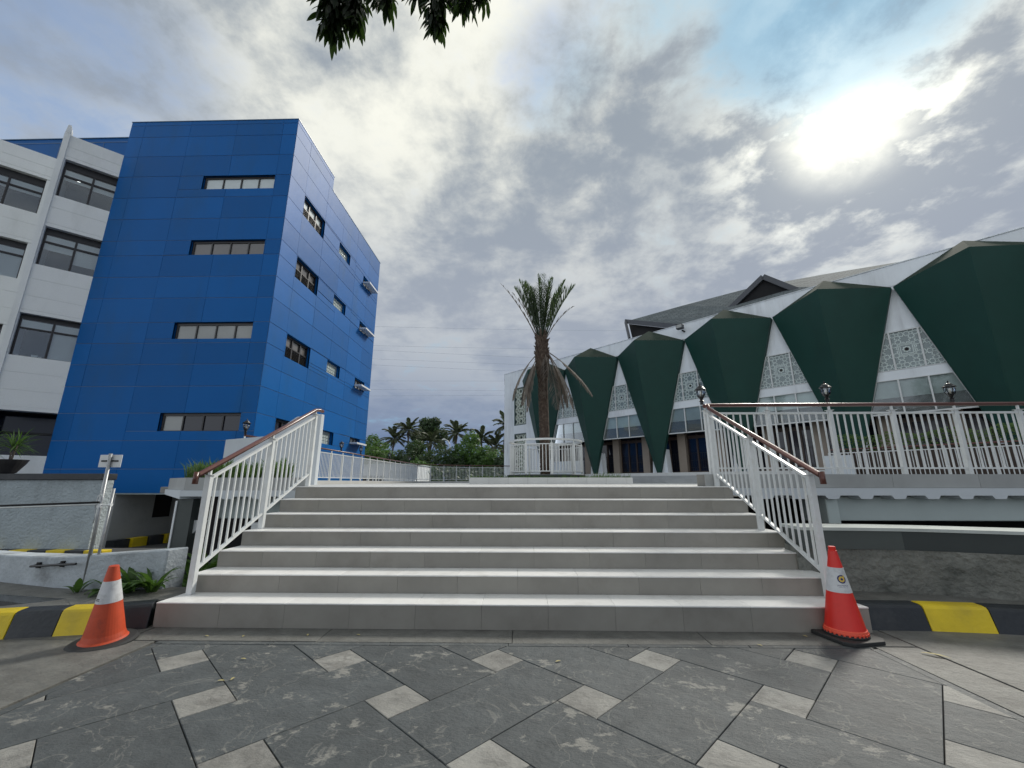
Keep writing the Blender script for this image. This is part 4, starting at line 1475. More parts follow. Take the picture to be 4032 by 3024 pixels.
def spandrel(s0, s1, o, z0, z1, dep, grooves):
    zs = [z0] + grooves + [z1]
    for a, b in zip(zs[:-1], zs[1:]):
        MB().fbox(FW, s0, s1, o, o + dep, a + (0.006 if a != z0 else 0), b - (0.006 if b != z1 else 0)).build('render_panel', 'whitewall', wbld)
    MB().fbox(FW, s0, s1, o + 0.015, o + dep, z0 + 0.02, z1 - 0.02).build('panel_backing', 'whitewall', wbld)


def office_window(s0, s1, o, z0, z1, mull, blinds, lamp=None):
    fr = MB()
    d0, d1 = o, o + 0.08
    fw_ = 0.055
    fr.fbox(FW, s0, s1, d0, d1, z0, z0 + 0.04)
    fr.fbox(FW, s0, s1, d0, d1, z1 - fw_, z1)
    tz = z1 - (z1 - z0) * 0.27
    for u in mull:
        fr.fbox(FW, u - fw_ / 2, u + fw_ / 2, d0 + 0.001, d1 - 0.001, z0 + 0.041, z1 - fw_ - 0.001)
    for a, b in zip(mull[:-1], mull[1:]):
        fr.fbox(FW, a + fw_ / 2, b - fw_ / 2, d0 + 0.002, d1 - 0.002, tz - 0.03, tz + 0.03)
    f = fr.build('window', 'frame', wbld)
    for i, (a, b) in enumerate(zip(mull[:-1], mull[1:])):
        MB().fbox(FW, a, b, o + 0.04, o + 0.048, z0 + 0.02, z1 - 0.02).build('pane', 'glass', f)
        MB().fbox(FW, a + 0.03, b - 0.03, o + 0.10, o + 0.11, tz + 0.02, z1 - 0.08).build('blind', 'blind', f)
        drop = blinds[i % len(blinds)]
        if drop > 0:
            MB().fbox(FW, a + 0.03, b - 0.03, o + 0.12, o + 0.13, tz - 0.02 - (tz - z0) * drop, tz - 0.03).build('blind', 'blind', f)
    if lamp:
        for u, q, z in lamp:
            MB().fbox(FW, u, u + 0.09, o + q, o + q + 0.16, z, z + 0.012).build('ceiling_lamp', 'lit', f)
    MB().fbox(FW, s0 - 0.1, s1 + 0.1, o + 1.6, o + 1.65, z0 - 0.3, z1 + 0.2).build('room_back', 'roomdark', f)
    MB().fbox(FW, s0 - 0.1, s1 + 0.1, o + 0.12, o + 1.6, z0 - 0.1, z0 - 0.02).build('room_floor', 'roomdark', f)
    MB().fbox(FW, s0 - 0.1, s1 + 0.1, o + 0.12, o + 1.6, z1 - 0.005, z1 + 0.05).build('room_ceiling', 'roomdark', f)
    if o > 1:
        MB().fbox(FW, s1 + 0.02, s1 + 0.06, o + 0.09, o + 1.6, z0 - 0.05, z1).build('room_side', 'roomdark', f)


RB = [(14.20, 15.32, [14.35, 14.78]), (11.10, 12.49, [11.25, 11.95]), (7.46, 9.45, [7.60, 8.15, 8.85]), (3.81, 5.82, [3.95, 4.55, 5.2])]
RWIN = [(12.49, 13.93, [0.12, 0.2], [(-1.25, 0.5, 13.80), (-0.42, 0.5, 13.86)]), (9.45, 10.90, [0.25, 0.6], [(-0.5, 0.5, 10.84)]), (5.82, 7.33, [0.0, 0.95], None)]
for z0, z1, gv in RB:
    spandrel(-1.64, -0.002, 0.0, z0, z1, 0.42, gv)
for z0, z1, bl, lp in RWIN:
    office_window(-1.60, 0.0, 0.16, z0, z1, [-1.57, -0.71, 0.10], bl, lp)
    MB().fbox(FW, -1.64, -1.605, 0.02, 0.4, z0, z1 + 0.28).build('jamb', 'whitewall', wbld)
    MB().fbox(FW, -1.60, 0.0, 0.20, 0.42, z1 + 0.001, z1 + 0.29).build('window_head', 'black', wbld)
# desk things on the sill of the lowest window
dk = MB()
for a, b, c in ((-1.50, 0.07, 0.10), (-1.10, 0.16, 0.14), (-0.92, 0.08, 0.10), (-0.62, 0.05, 0.07), (-0.3, 0.10, 0.12)):
    dk.fbox(FW, a, a + b, 0.32, 0.40, 5.83, 5.83 + c)
dk.build('desk_items', 'blind', wbld, kind='stuff')
MB().fbox(FW, -1.81, -1.642, -0.06, 2.3, 1.6, 15.36).build('fin', 'whitewall', wbld)
MB().prism([FW(-1.80, -0.06, 15.37), FW(-1.66, -0.06, 15.37), FW(-1.68, -0.06, 15.74), FW(-1.77, -0.06, 15.74)], Vector(FW(0, 0.5, 0)) - Vector(FW(0, 0, 0))).build('fin_tip', 'whitewall', wbld)
LO = 2.25
for z0, z1, gv in RB:
    spandrel(-9.0, -1.812, LO, z0, z1, 0.42, gv)
for z0, z1, bl, lp in ((12.49, 13.93, [0.1, 0.12], [(-2.62, 0.45, 12.75)]), (9.45, 10.90, [0.9, 1.0], None), (5.82, 7.33, [0.4, 0.3], None)):
    office_window(-8.6, -2.36, LO + 0.16, z0, z1, [-8.6, -7.5, -6.4, -5.3, -4.35, -3.37, -2.38], bl, lp)
    MB().fbox(FW, -2.355, -1.812, LO + 0.03, LO + 0.42, z0 + 0.001, z1 + 0.27).build('render_panel', 'whitewall', wbld)
    MB().fbox(FW, -8.6, -2.36, LO + 0.2, LO + 0.42, z1 + 0.001, z1 + 0.29).build('window_head', 'black', wbld)
MB().fbox(FW, -9.0, -0.01, 0.43 + LO, 3.0 + LO, 3.0, 3.3).build('floor_slab', 'whitewall', wbld)
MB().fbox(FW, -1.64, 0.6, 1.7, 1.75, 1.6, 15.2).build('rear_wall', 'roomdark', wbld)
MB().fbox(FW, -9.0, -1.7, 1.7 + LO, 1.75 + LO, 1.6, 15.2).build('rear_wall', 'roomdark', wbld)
# shaded ground floor and parapet
MB().fbox(FW, -7.0, -0.002, 0.0, 0.15, 1.5, 2.22).build('parapet', 'whitewall', wbld)
MB().fbox(FW, -7.0, 0.3, 1.2, 1.25, 1.5, 3.85).build('dark_glazing', 'doorglass', wbld)
MB().fbox(FW, -7.0, 0.0, 1.1, 1.18, 3.05, 3.13).build('glazing_rail', 'frame', wbld)
MB().fbox(FW, -7.0, -0.01, 0.42, 1.2, 3.82, 3.9).build('soffit', 'dark', wbld)

# ================================================================== mosque hall with green faceted shells
MP = (5.334, 30.0)
MZ = 1.83
FM = lambda s, o, z: (MP[0] + 0.6909 * s - 0.7230 * o, MP[1] - 0.7230 * s - 0.6909 * o, z)
mq = thing('prayer_hall', FM(5, 0, 1.3), 'white hall with a row of dark green inverted pyramid shells and star patterned windows', 'building')
NODE = [-7.47 + 4.875 * k for k in range(9)]
NZH, RZ = 9.93, 11.08
# facade band above the shells
MB().fbox(FM, -10.13, 36, -0.5, -0.12, NZH + 0.15, RZ).build('parapet_wall', 'mwhite', mq)
MB().fbox(FM, -10.13, 36, -0.52, -0.08, RZ + 0.001, RZ + 0.03).build('parapet_flashing', 'mwhite', mq)
for k in range(9):
    s = -10.1 + 4.875 * k
    MB().fbox(FM, s, s + 0.012, -0.119, -0.112, NZH + 0.15, RZ).build('joint_line', 'fasciadark', mq)
# left end wall with two lattice screens
ends = [(-8.80, 6.13, -7.29, 9.50), (-8.78, 2.0, -7.29, 5.40)]
rs = [(-10.13, MZ - 0.6, -4.9, NZH + 0.149)]
for h in ends:
    rs = [q for r in rs for q in rect_sub(r, h)]
lw_ = MB()
for r in rs:
    lw_.fbox(FM, r[0], r[2], -0.5, -0.12, r[1], r[3])
lw_.build('end_wall', 'mwhite', mq)
MB().fbox(FM, -10.12, -9.8, -9, -0.5, MZ - 0.6, RZ - 0.01).build('side_wall', 'mwhite', mq)


def tracery(poly, P, ang=64, rot=0.0, org=(0, 0)):
    """star pattern segments (polygons-in-contact on the 4.8.8 tiling) clipped to a convex outline"""
    a = P / (1 + math.sqrt(2))
    x0, x1 = min(p[0] for p in poly), max(p[0] for p in poly)
    y0, y1 = min(p[1] for p in poly), max(p[1] for p in poly)
    segs = []
    i0, i1 = int((x0 - org[0]) / P) - 2, int((x1 - org[0]) / P) + 2
    j0, j1 = int((y0 - org[1]) / P) - 2, int((y1 - org[1]) / P) + 2
    th = R(ang)
    for i in range(i0, i1 + 1):
        for j in range(j0, j1 + 1):
            for n, c, r, ph in ((8, (org[0] + i * P, org[1] + j * P), P / 2, 0.0), (4, (org[0] + (i + .5) * P, org[1] + (j + .5) * P), a / 2, math.pi / 4)):
                tn = math.tan(math.pi / n)
                t = r * tn / (math.cos(th) + tn * math.sin(th))
                ix, iy = r - t * math.sin(th), t * math.cos(th)
                rho, al = math.hypot(ix, iy), math.atan2(iy, ix)
                for k in range(n):
                    b = ph + 2 * math.pi * k / n
                    m_ = (c[0] + r * math.cos(b), c[1] + r * math.sin(b))
                    for sg in (1, -1):
                        v = (c[0] + rho * math.cos(b + sg * al), c[1] + rho * math.sin(b + sg * al))
                        q = clip_seg(m_, v, poly)
                        if q:
                            segs.append(q)
    return segs


def strips(F, segs, o0, o1, wd):
    mb = MB()
    for (p, q) in segs:
        dx, dy = q[0] - p[0], q[1] - p[1]
        L = math.hypot(dx, dy)
        if L < 1e-3:
            continue
        nx, ny = -dy / L * wd / 2, dx / L * wd / 2
        ex, ey = dx / L * wd * 0.3, dy / L * wd * 0.3
        c = [(p[0] - nx - ex, p[1] - ny - ey), (q[0] - nx + ex, q[1] - ny + ey), (q[0] + nx + ex, q[1] + ny + ey), (p[0] + nx - ex, p[1] + ny - ey)]
        mb.add([F(x, o1, y) for x, y in c] + [F(x, o0, y) for x, y in c], [(0, 1, 2, 3), (0, 4, 5, 1), (1, 5, 6, 2), (2, 6, 7, 3), (3, 7, 4, 0)])
    return mb


for (s0, z0, s1, z1) in ends:
    f = MB().fbox(FM, s0, s1, -0.40, -0.36, z0, z1).build('lattice_screen', 'jalibg', mq)
    fr = MB()
    for a, b, c, d in ((s0, s0 + 0.10, z0, z1), (s1 - 0.06, s1, z0, z1)):
        fr.fbox(FM, a, b, -0.35, -0.118, c, d)
    fr.fbox(FM, s0 + 0.10, s1 - 0.06, -0.35, -0.118, z1 - 0.09, z1)
    fr.fbox(FM, s0 + 0.10, s1 - 0.06, -0.35, -0.118, z0, z0 + 0.07)
    fr.build('screen_frame', 'jalibg', f)
    rect = [(s0 + 0.1, z0 + 0.07), (s1 - 0.06, z0 + 0.07), (s1 - 0.06, z1 - 0.09), (s0 + 0.1, z1 - 0.09)]
    cxs = (s0 + s1) / 2 + 0.02
    strips(FM, tracery(rect, 0.67, 66, org=(cxs, (z0 + z1) / 2)), -0.34, -0.20, 0.088).build('star_lattice', 'jali', f, kind='stuff', recalc=False)

# shells
for k in range(8):
    nl, nr = NODE[k] + 0.03, NODE[k + 1] - 0.03
    mid_ = (nl + nr) / 2 + (-0.0)
    A = FM(mid_, -0.10, 11.26)
    V = FM(mid_, 1.90, 10.14)
    Lp, Rp = FM(nl, 0.15, NZH), FM(nr, 0.15, NZH)
    Bl, Br = FM(mid_ - 0.10, 0.10, MZ), FM(mid_ + 0.10, 0.10, MZ)
    Bf = FM(mid_, 0.20, MZ)
    back = [FM(nl, -0.14, NZH), FM(nr, -0.14, NZH), FM(mid_ - 0.10, -0.14, MZ), FM(mid_ + 0.10, -0.14, MZ)]
    sh = MB()
    sh.add([Lp, Rp, V, Bl, Br, Bf] + back, [(0, 2, 5, 3), (2, 1, 4, 5), (0, 3, 8, 6), (1, 7, 9, 4)])
    sho = sh.build('shell', 'green', mq, recalc=False)
    MB().add([FM(mid_, -0.10, 11.26), FM(nl, 0.152, NZH + 0.004), V, FM(nr, 0.152, NZH + 0.004), FM(nl, -0.14, NZH), FM(nr, -0.14, NZH)],
             [(0, 1, 2), (0, 2, 3), (0, 4, 1), (0, 3, 5)]).build('shell_top', 'greentop', sho, recalc=False)
    # white footing behind the narrow base
    MB().prism([FM(mid_ - 0.52, -0.16, MZ), FM(mid_ + 0.52, -0.16, MZ), FM(mid_ + 0.42, -0.16, 3.3), FM(mid_ - 0.42, -0.16, 3.3)], Vector(FM(0, -0.55, 0)) - Vector(FM(0, 0, 0))).build('footing', 'mwhite', mq)

# triangular window bays between the shells
for k in range(1, 8):
    nd = NODE[k]
    hw = lambda z: 0.04 + (NZH - z) * (2.40 - 0.04) / (NZH - MZ) * 1.0

    def quad(z0, z1, o, pad=0.0, s0=None, s1=None):
        return [FM(nd - hw(z0) - pad, o, z0), FM(nd + hw(z0) + pad, o, z0), FM(nd + hw(z1) + pad, o, z1), FM(nd - hw(z1) - pad, o, z1)]
    dv = Vector(FM(0, -0.25, 0)) - Vector(FM(0, 0, 0))
    MB().prism(quad(7.93, NZH + 0.14, -0.13, 0.12), dv).build('gable_panel', 'mwhite', mq)
    MB().prism(quad(5.74, 6.14, -0.07, 0.1), dv).build('band', 'mwhite', mq)
    # upper etched window
    wn = MB().prism(quad(6.145, 7.925, -0.13, 0.1), dv * 0.3).build('star_window', 'tracerybg', mq)
    fr = MB()
    zt, zb = 7.925, 6.145
    fr.fbox(FM, nd - hw(zt) - 0.1, nd + hw(zt) + 0.1, -0.11, -0.05, zt - 0.045, zt)
    fr.fbox(FM, nd - hw(zb) - 0.1, nd + hw(zb) + 0.1, -0.11, -0.05, zb, zb + 0.03)
    for sg in (-1, 1):
        fr.fbox(FM, nd + sg * 0.485 - 0.032, nd + sg * 0.485 + 0.032, -0.11, -0.051, zb + 0.03, zt - 0.035)
        fr.bar(FM(nd + sg * (hw(zb) - 0.03), -0.06, zb + 0.03), FM(nd + sg * (hw(zt) - 0.03), -0.06, zt - 0.035), 0.085, 0.06)
    fr.build('window_frame', 'rail', wn)
    hb, ht = hw(zb + .03), hw(zt - .035)
    segs = []
    cpoly = [(nd - 0.465, zb + .03), (nd + 0.465, zb + .03), (nd + 0.465, zt - .035), (nd - 0.465, zt - .035)]
    lpoly = [(nd - hb, zb + .03), (nd - 0.505, zb + .03), (nd - 0.505, zt - .035), (nd - ht, zt - .035)] if ht > 0.505 else [(nd - hb, zb + .03), (nd - 0.505, zb + .03), (nd - 0.505, zt - 0.1)]
    zc_ = (zb + zt) / 2
    P_ = 0.465
    cs = tracery(cpoly, P_, 62, org=(nd, zc_))
    cs = [q for q in cs if max(abs(q[0][0] + q[1][0] - 2 * nd), abs(q[0][1] + q[1][1] - 2 * zc_)) / 2 > 0.20]
    for a, b in (((-.2, -.2), (.2, -.2)), ((.2, -.2), (.2, .2)), ((.2, .2), (-.2, .2)), ((-.2, .2), (-.2, -.2)), ((-.26, -.26), (.26, -.26)), ((.26, -.26), (.26, .26)), ((.26, .26), (-.26, .26)), ((-.26, .26), (-.26, -.26))):
        cs.append(((nd + a[0], zc_ + a[1]), (nd + b[0], zc_ + b[1])))
    segs += cs
    segs += tracery(lpoly, P_, 62, org=(nd - 0.6, zc_))
    rpoly = [(2 * nd - x, z) for x, z in reversed(lpoly)]
    segs += tracery(rpoly, P_, 62, org=(nd + 0.6, zc_))
    strips(FM, segs, -0.129, -0.115, 0.034).build('tracery', 'tracery', wn, kind='stuff', recalc=False)
    st = MB()
    for rr, o in ((0.155, -0.117), (0.09, -0.112)):
        pts = []
        for q in range(16):
            ra = rr if q % 2 == 0 else rr * 0.76
            pts.append(FM(nd + ra * math.cos(q * math.pi / 8), o, zc_ + ra * math.sin(q * math.pi / 8)))
        MB().poly(pts).build('star', 'tracery' if rr > 0.1 else 'dark', wn, recalc=False)
    # lower glass row
    zt, zb = 5.735, 4.235
    lg = MB().poly(quad(zb, zt, -0.12, 0.1)).build('lower_window', 'milky', mq)
    MB().prism(quad(4.95, zt, -0.22, 0.12), dv * 0.1).build('pale_backing', 'palepanel', lg)  # pale and dark panels added behind imitate a bright top, dark bottom
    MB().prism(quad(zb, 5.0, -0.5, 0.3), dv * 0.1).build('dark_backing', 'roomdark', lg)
    fr = MB()
    fr.fbox(FM, nd - hw(zt) - 0.1, nd + hw(zt) + 0.1, -0.10, -0.05, zt - 0.03, zt)
    fr.fbox(FM, nd - hw(zb) - 0.02, nd + hw(zb) + 0.02, -0.24, -0.10, zb - 0.04, zb + 0.02)
    for u in (-0.5, 0.47):
        fr.fbox(FM, nd + u - 0.03, nd + u + 0.03, -0.10, -0.051, zb + 0.02, zt - 0.03)
    for sg in (-1, 1):
        fr.bar(FM(nd + sg * (hw(zb) - 0.03), -0.06, zb + 0.02), FM(nd + sg * (hw(zt) - 0.03), -0.06, zt - 0.03), 0.085, 0.06)
    fr.build('window_frame', 'rail', lg)
    # doors set back under it
    pv = -1.55
    for u in (-1.62, 0.72):
        MB().fbox(FM, nd + u, nd + u + 0.50, pv, pv + 0.45, MZ, 4.35).build('pillar', 'beige', mq)
    for a, b in ((-1.12, 0.72), (1.22, 3.255)):
        d = MB().fbox(FM, nd + a, nd + b, pv + 0.05, pv + 0.10, MZ, 4.35).build('door', 'doorglass', mq)
        fr = MB()
        n = 3
        for q in range(n + 1):
            u = nd + a + (b - a) * q / n
            fr.fbox(FM, u - 0.05, u + 0.05, pv + 0.10, pv + 0.17, MZ, 4.20)
        fr.fbox(FM, nd + a, nd + b, pv + 0.101, pv + 0.171, 3.95, 4.15)
        fr.fbox(FM, nd + a, nd + b, pv + 0.101, pv + 0.171, MZ, MZ + 0.12)
        fr.build('door_frame', 'brown', d)
        gb = MB()
        for q in range(14):
            u = nd + a + 0.06 + (b - a - 0.12) * q / 13
            gb.fbox(FM, u - 0.008, u + 0.008, pv + 0.12, pv + 0.13, MZ + 0.1, 3.1)
        for zz in (2.15, 2.6, 3.05):
            gb.fbox(FM, nd + a, nd + b, pv + 0.118, pv + 0.132, zz, zz + 0.02)
        gb.build('door_grille', 'iron', d)
MB().fbox(FM, -4.9, 36, -4.0, -1.6, MZ - 0.5, MZ + 0.001).build('hall_floor', 'plaza', mq)
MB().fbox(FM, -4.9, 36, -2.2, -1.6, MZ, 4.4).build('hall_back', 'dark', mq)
MB().fbox(FM, -4.9, 36, -1.6, -0.30, 4.37, 4.5).build('porch_soffit', 'brown', mq)
MB().fbox(FM, -9.8, 36, -1.2, -0.52, 4.5, 10.9).build('inner_wall', 'roomdark', mq)
lo = text_mesh('8:00', 0.30, lambda x, y: FM(9.0 + x, -1.36, 2.72 + y))
lo.build('clock_digits', 'led', mq, recalc=False)
# terrace and steps in front of the hall
ter = thing('hall_terrace', FM(5, 2, 1.2), 'low stepped grey terrace in front of the white hall', 'terrace')
MB().fbox(FM, -5.2, 36, -1.6, 1.0, 1.0, MZ).build('terrace_slab', 'plaza', ter)
MB().fbox(FM, -4.6, 36, 1.001, 1.7, 1.0, 1.64).build('step', 'fascia', ter)
MB().fbox(FM, -4.6, 36, 1.701, 2.4, 1.0, 1.46).build('step', 'fascia', ter)

# roof
RID = [(0.62, -4.0), (5.2, -4.4), (9.8, -5.0), (13.6, -6.4), (17.1, -8.0), (24.0, -11.0), (34, -16)]
EAV = [(6.0, -1.5), (8.0, -1.4), (10.2, -1.4), (13.8, -1.4), (17.4, -1.4), (24.0, -1.4), (34, -1.4)]
rme = MB()
vs, fs = [], []
for (a, b), (c, d) in zip(RID, EAV):
    vs += [FM(a, b, 14.24), FM(c, d, 11.62)]
for i in range(len(RID) - 1):
    fs.append((2 * i, 2 * i + 1, 2 * i + 3, 2 * i + 2))
vs2 = [(x, y, z - 0.12) for x, y, z in vs]
n0 = len(vs)
fs2 = [tuple(reversed([k + n0 for k in f])) for f in fs]
rme.add(vs + vs2, fs + fs2)
roof = rme.build('roof', 'shingle', mq, recalc=False)
uvl = roof.data.uv_layers.new(name='UVMap')
for p in roof.data.polygons:
    for li in p.loop_indices:
        vi = roof.data.loops[li].vertex_index % n0
        col_i = vi // 2
        uvl.data[li].uv = (RID[col_i][0] * 0.9 + 0.5 * (vi % 2), 0.0 if vi % 2 else 3.6)
# gable at the near left end of the roof: dark verge boards and shadowed underside
T1, R1, L1 = FM(0.62, -4.0, 14.26), FM(6.0, -1.5, 11.60), FM(1.55, -2.9, 12.2)
MB().bar(T1, R1, 0.14, 0.34).build('verge_board', 'fasciadark', roof)
MB().bar(T1, L1, 0.14, 0.34).build('verge_board', 'fasciadark', roof)
inn = 0.25
cen = [(T1[i] + R1[i] + L1[i]) / 3 for i in range(3)]
bk_ = [tuple(p[i] + (0.723 * 0.5, 0.691 * 0.5, -0.1)[i] for i in range(3)) for p in (T1, R1, L1, FM(3.5, -2.2, 10.9), FM(2.2, -3.2, 10.9))]
MB().add([bk_[0], bk_[1], bk_[3], bk_[4], bk_[2]], [(0, 1, 2, 3, 4)]).build('gable_recess', 'dark', roof, recalc=False)
MB().fbox(FM, -6, 34, -3.2, -1.3, 10.9, 11.35).build('roof_deck', 'fasciadark', mq)
# raised dormer
T2, L2_, R2 = FM(11.40, -2.0, 13.37), FM(9.25, -2.0, 11.91), FM(12.98, -2.0, 11.89)
TB = FM(11.6, -6.2, 13.45)
L2b, R2b = FM(8.9, -3.2, 11.9), FM(13.4, -3.2, 11.9)
dm = MB().add([T2, L2_, L2b, TB, R2, R2b], [(0, 1, 2, 3), (0, 3, 5, 4)]).build('dormer_roof', 'shingle', roof, recalc=False)
du = dm.data.uv_layers.new(name='UVMap')
for p in dm.data.polygons:
    for li, uvv in zip(p.loop_indices, ((0, 2.2), (0, 0), (3, 0), (3, 2.2))):
        du.data[li].uv = uvv
for P_, Q_ in ((T2, L2_), (T2, R2)):
    MB().bar(P_, [Q_[i] * 1.12 - P_[i] * 0.12 for i in range(3)], 0.16, 0.30).build('verge_board', 'fasciadark', dm)
MB().add([FM(11.40, -2.15, 13.3), FM(8.8, -2.15, 11.5), FM(13.4, -2.15, 11.5)], [(0, 1, 2)]).build('gable_recess', 'dark', dm, recalc=False)

fl = thing('floodlight', FM(7.14, 0, 10.7), 'small dark floodlight on the white parapet between two green shells', 'floodlight')
MB().fbox(FM, 6.86, 7.28, 0.18, 0.46, 10.64, 10.92).build('lamp_body', 'fasciadark', fl, bevel=0.02)
MB().fbox(FM, 6.90, 7.24, 0.461, 0.47, 10.70, 10.89).build('lamp_glass', 'greyglass', fl)
MB().fbox(FM, 7.10, 7.18, -0.12, 0.2, 10.52, 10.60).build('lamp_bracket', 'iron', fl)

# ================================================================== plaza fences
def fence(name, pts, zb, label, lamps=(), hand='wood', group='white fences round the raised plaza', pitch=1.0, kerb_z=None):
    t = thing(name, (pts[0][0], pts[0][1], zb), label, 'fence', group)
    bars = MB()
    posts_at = []
    for a, b in zip(pts[:-1], pts[1:]):
        L = math.hypot(b[0] - a[0], b[1] - a[1])
        n = max(1, round(L / pitch))
        for k in range(n + 1):
            q = (a[0] + (b[0] - a[0]) * k / n, a[1] + (b[1] - a[1]) * k / n)
            if k < n or b == pts[-1]:
                posts_at.append(q)
            if k < n:
                for i in range(1, 9):
                    u = (k + i / 9) / n
                    x, y = a[0] + (b[0] - a[0]) * u, a[1] + (b[1] - a[1]) * u
                    bars.box(x - 0.010, y - 0.010, zb + 0.10, x + 0.010, y + 0.010, zb + 0.95)
        MB().bar((*a, zb + 0.96), (*b, zb + 0.96), 0.035, 0.03).build('top_rail', 'rail', t)
        MB().bar((*a, zb + 0.10), (*b, zb + 0.10), 0.035, 0.03).build('bottom_rail', 'rail', t)
        if kerb_z is not None:
            MB().bar((*a, (zb + kerb_z) / 2 - 0.002), (*b, (zb + kerb_z) / 2 - 0.002), 0.24, zb - kerb_z).build('kerb', 'plaza', t)
    for x, y in posts_at:
        MB().box(x - 0.03, y - 0.03, zb, x + 0.03, y + 0.03, zb + 0.985).build('post', 'rail', t)
        MB().box(x - 0.014, y - 0.014, zb + 0.985, x + 0.014, y + 0.014, zb + 1.07).build('stem', 'rail', t)
    bars.build('bars', 'rail', t, kind='stuff')
    MB().tube([(*p, zb + 1.09) for p in pts], 0.028, 8).build('handrail', hand, t, smooth=True)
    return t


fence('plaza_fence', [(-7.0, 10.3), (-7.0, 28.0)], 1.345, 'white fence running back along the plaza beside the blue building', kerb_z=PZ - 0.03)
for yy, nm in ((10.3, 'above the solid pale wall, in front of the blue building'), (16, 'on the plaza fence below the glass block window'), (18, 'on the plaza fence under the white window ledge'), (22, 'on the plaza fence just past the blue building edge'), (26, 'on the plaza fence farthest from the steps')):
    lantern((-7.0, yy, 1.345 + 1.115), 'black lantern ' + nm, 1.15)
fence('plaza_fence', [(-7.0, 28.0), (-4.6, 29.6), (-0.2, 31.2)], 1.345, 'white fence across the far end of the plaza in front of the dark bushes', kerb_z=PZ - 0.03)
fence('plaza_fence', [(11.9, 16.45), (14.6, 13.25), (17.5, 9.8)], 1.40, 'low white fence in front of the hedge seen through the right balustrade', kerb_z=PZ - 0.03)
lantern((12.6, 16.9, 2.45), 'black lantern by the hedge glimpsed through the right balustrade', 1.3)
lantern((14.4, 14.9, 2.45), 'black lantern behind the hedge fence, seen between two balustrade posts', 1.3)
fw2 = MB().prism([(11.75, 16.62, 1.2), (12.35, 15.92, 1.2), (12.35, 15.92, 2.28), (11.75, 16.62, 2.28)], (0.1, 0.08, 0)).build('pale_wall', 'beamwhite')
tag(fw2, 'pale blue white wall panel at the end of the hedge fence', 'wall')
fw3 = MB().fbox(FM, -3.2, -0.25, 1.2, 1.3, 1.2, 2.75)
tag(fw3.build('pale_wall', 'beamwhite'), 'low pale blue white wall between the palm enclosure and the green shells', 'wall')

# hedge
hd = thing('hedge', (14.5, 15.2, 1.3), 'clipped bright green hedge behind the low white fence by the hall', 'hedge')
hm = MB()
for k in range(3800):
    t = random.random()
    x, y = 12.6 + (18.5 - 12.6) * t, 17.0 + (10.2 - 17.0) * t
    u, v_ = random.uniform(-0.35, 0.35), random.random() ** 0.6
    z = 2.42 + 0.62 * v_ + random.uniform(-0.05, 0.06) + 0.07 * math.sin(t * 40)
    c = Vector((x + 0.755 * u, y + 0.655 * u, z))
    a = Vector((random.uniform(-1, 1), random.uniform(-1, 1), random.uniform(-1, 1))).normalized() * 0.055
    b = a.orthogonal().normalized() * 0.03
    hm.add([c - a, c + b, c + a, c - b], [(0, 1, 2, 3)])
hm.build('foliage', 'hedge', hd, kind='stuff', recalc=False)
MB().prism([(12.75, 17.1, 1.2), (18.6, 10.35, 1.2), (18.9, 10.6, 1.2), (13.05, 17.35, 1.2)], (0, 0, 1.30)).build('planter_wall', 'brown', hd)

# solid parapet wall left of the steps
sw = MB().prism([(-7.26, 10.0, 1.0), (-4.95, 10.0, 1.0), (-4.95, 10.0, 2.93), (-5.56, 10.0, 2.86), (-6.2, 10.0, 2.39), (-7.26, 10.0, 2.30)], (0, 0.16, 0)).build('parapet_wall', 'beamwhite', bevel=0.006)
tag(sw, 'solid pale blue grey wall with a rising top edge behind the left stair railing', 'wall')

# ================================================================== planter, palm and its ring fence
pc = (0.83, 14.6)
pln = thing('palm_planter', (0.8, 14, PZ), 'low wide grey tiled planter round the date palm', 'planter')
x = -1.62
while x < 3.3:
    x1 = min(x + 0.6, 3.38)
    MB().box(x + 0.002, 13.0, PZ, x1 - 0.002, 13.03, 1.425).build('fascia_tile', 'plaza', pln)
    x = x1
MB().box(-1.62, 13.031, PZ, 3.38, 16.4, 1.415).build('planter_body', 'soil', pln)
MB().lathe([(1.32, 0), (1.34, 0.10), (1.30, 0.115)], (pc[0], pc[1], 1.415), 40).build('base_ring', 'band2', pln)
gm = MB()
for k in range(900):
    x, y = random.uniform(-1.6, 3.36), random.uniform(13.04, 13.35)
    tall = random.random() < (0.35 if 2.2 < x < 3.0 else 0.06)
    h = random.uniform(0.03, 0.09) + (random.uniform(0.05, 0.16) if tall else 0)
    a = random.uniform(0, 6.28)
    dx, dy = math.cos(a) * h * .5, math.sin(a) * h * .5
    gm.add([(x - 0.008, y, 1.41), (x + 0.008, y, 1.41), (x + dx, y + dy, 1.41 + h)], [(0, 1, 2)])
gm.build('grass', 'grass', pln, kind='stuff', recalc=False)

rg = thing('palm_fence', (pc[0], pc[1], 1.53), 'circular white fence enclosing the date palm', 'fence')
RR = 1.24
bar_m = MB().box(-0.011, -0.011, 0, 0.011, 0.011, 0.86).mesh('bar', 'rail')
for k in range(72):
    a = 2 * math.pi * (k + 0.5) / 72
    inst('bar', bar_m, rg, (pc[0] + RR * math.cos(a), pc[1] + RR * math.sin(a), 1.62))
for k in range(9):
    a = 2 * math.pi * k / 9 - math.pi / 2 + 0.1
    x, y = pc[0] + RR * math.cos(a), pc[1] + RR * math.sin(a)
    MB().box(x - 0.034, y - 0.034, 1.53, x + 0.034, y + 0.034, 2.53).build('post', 'rail', rg)
    MB().box(x - 0.015, y - 0.015, 2.53, x + 0.015, y + 0.015, 2.62).build('stem', 'rail', rg)


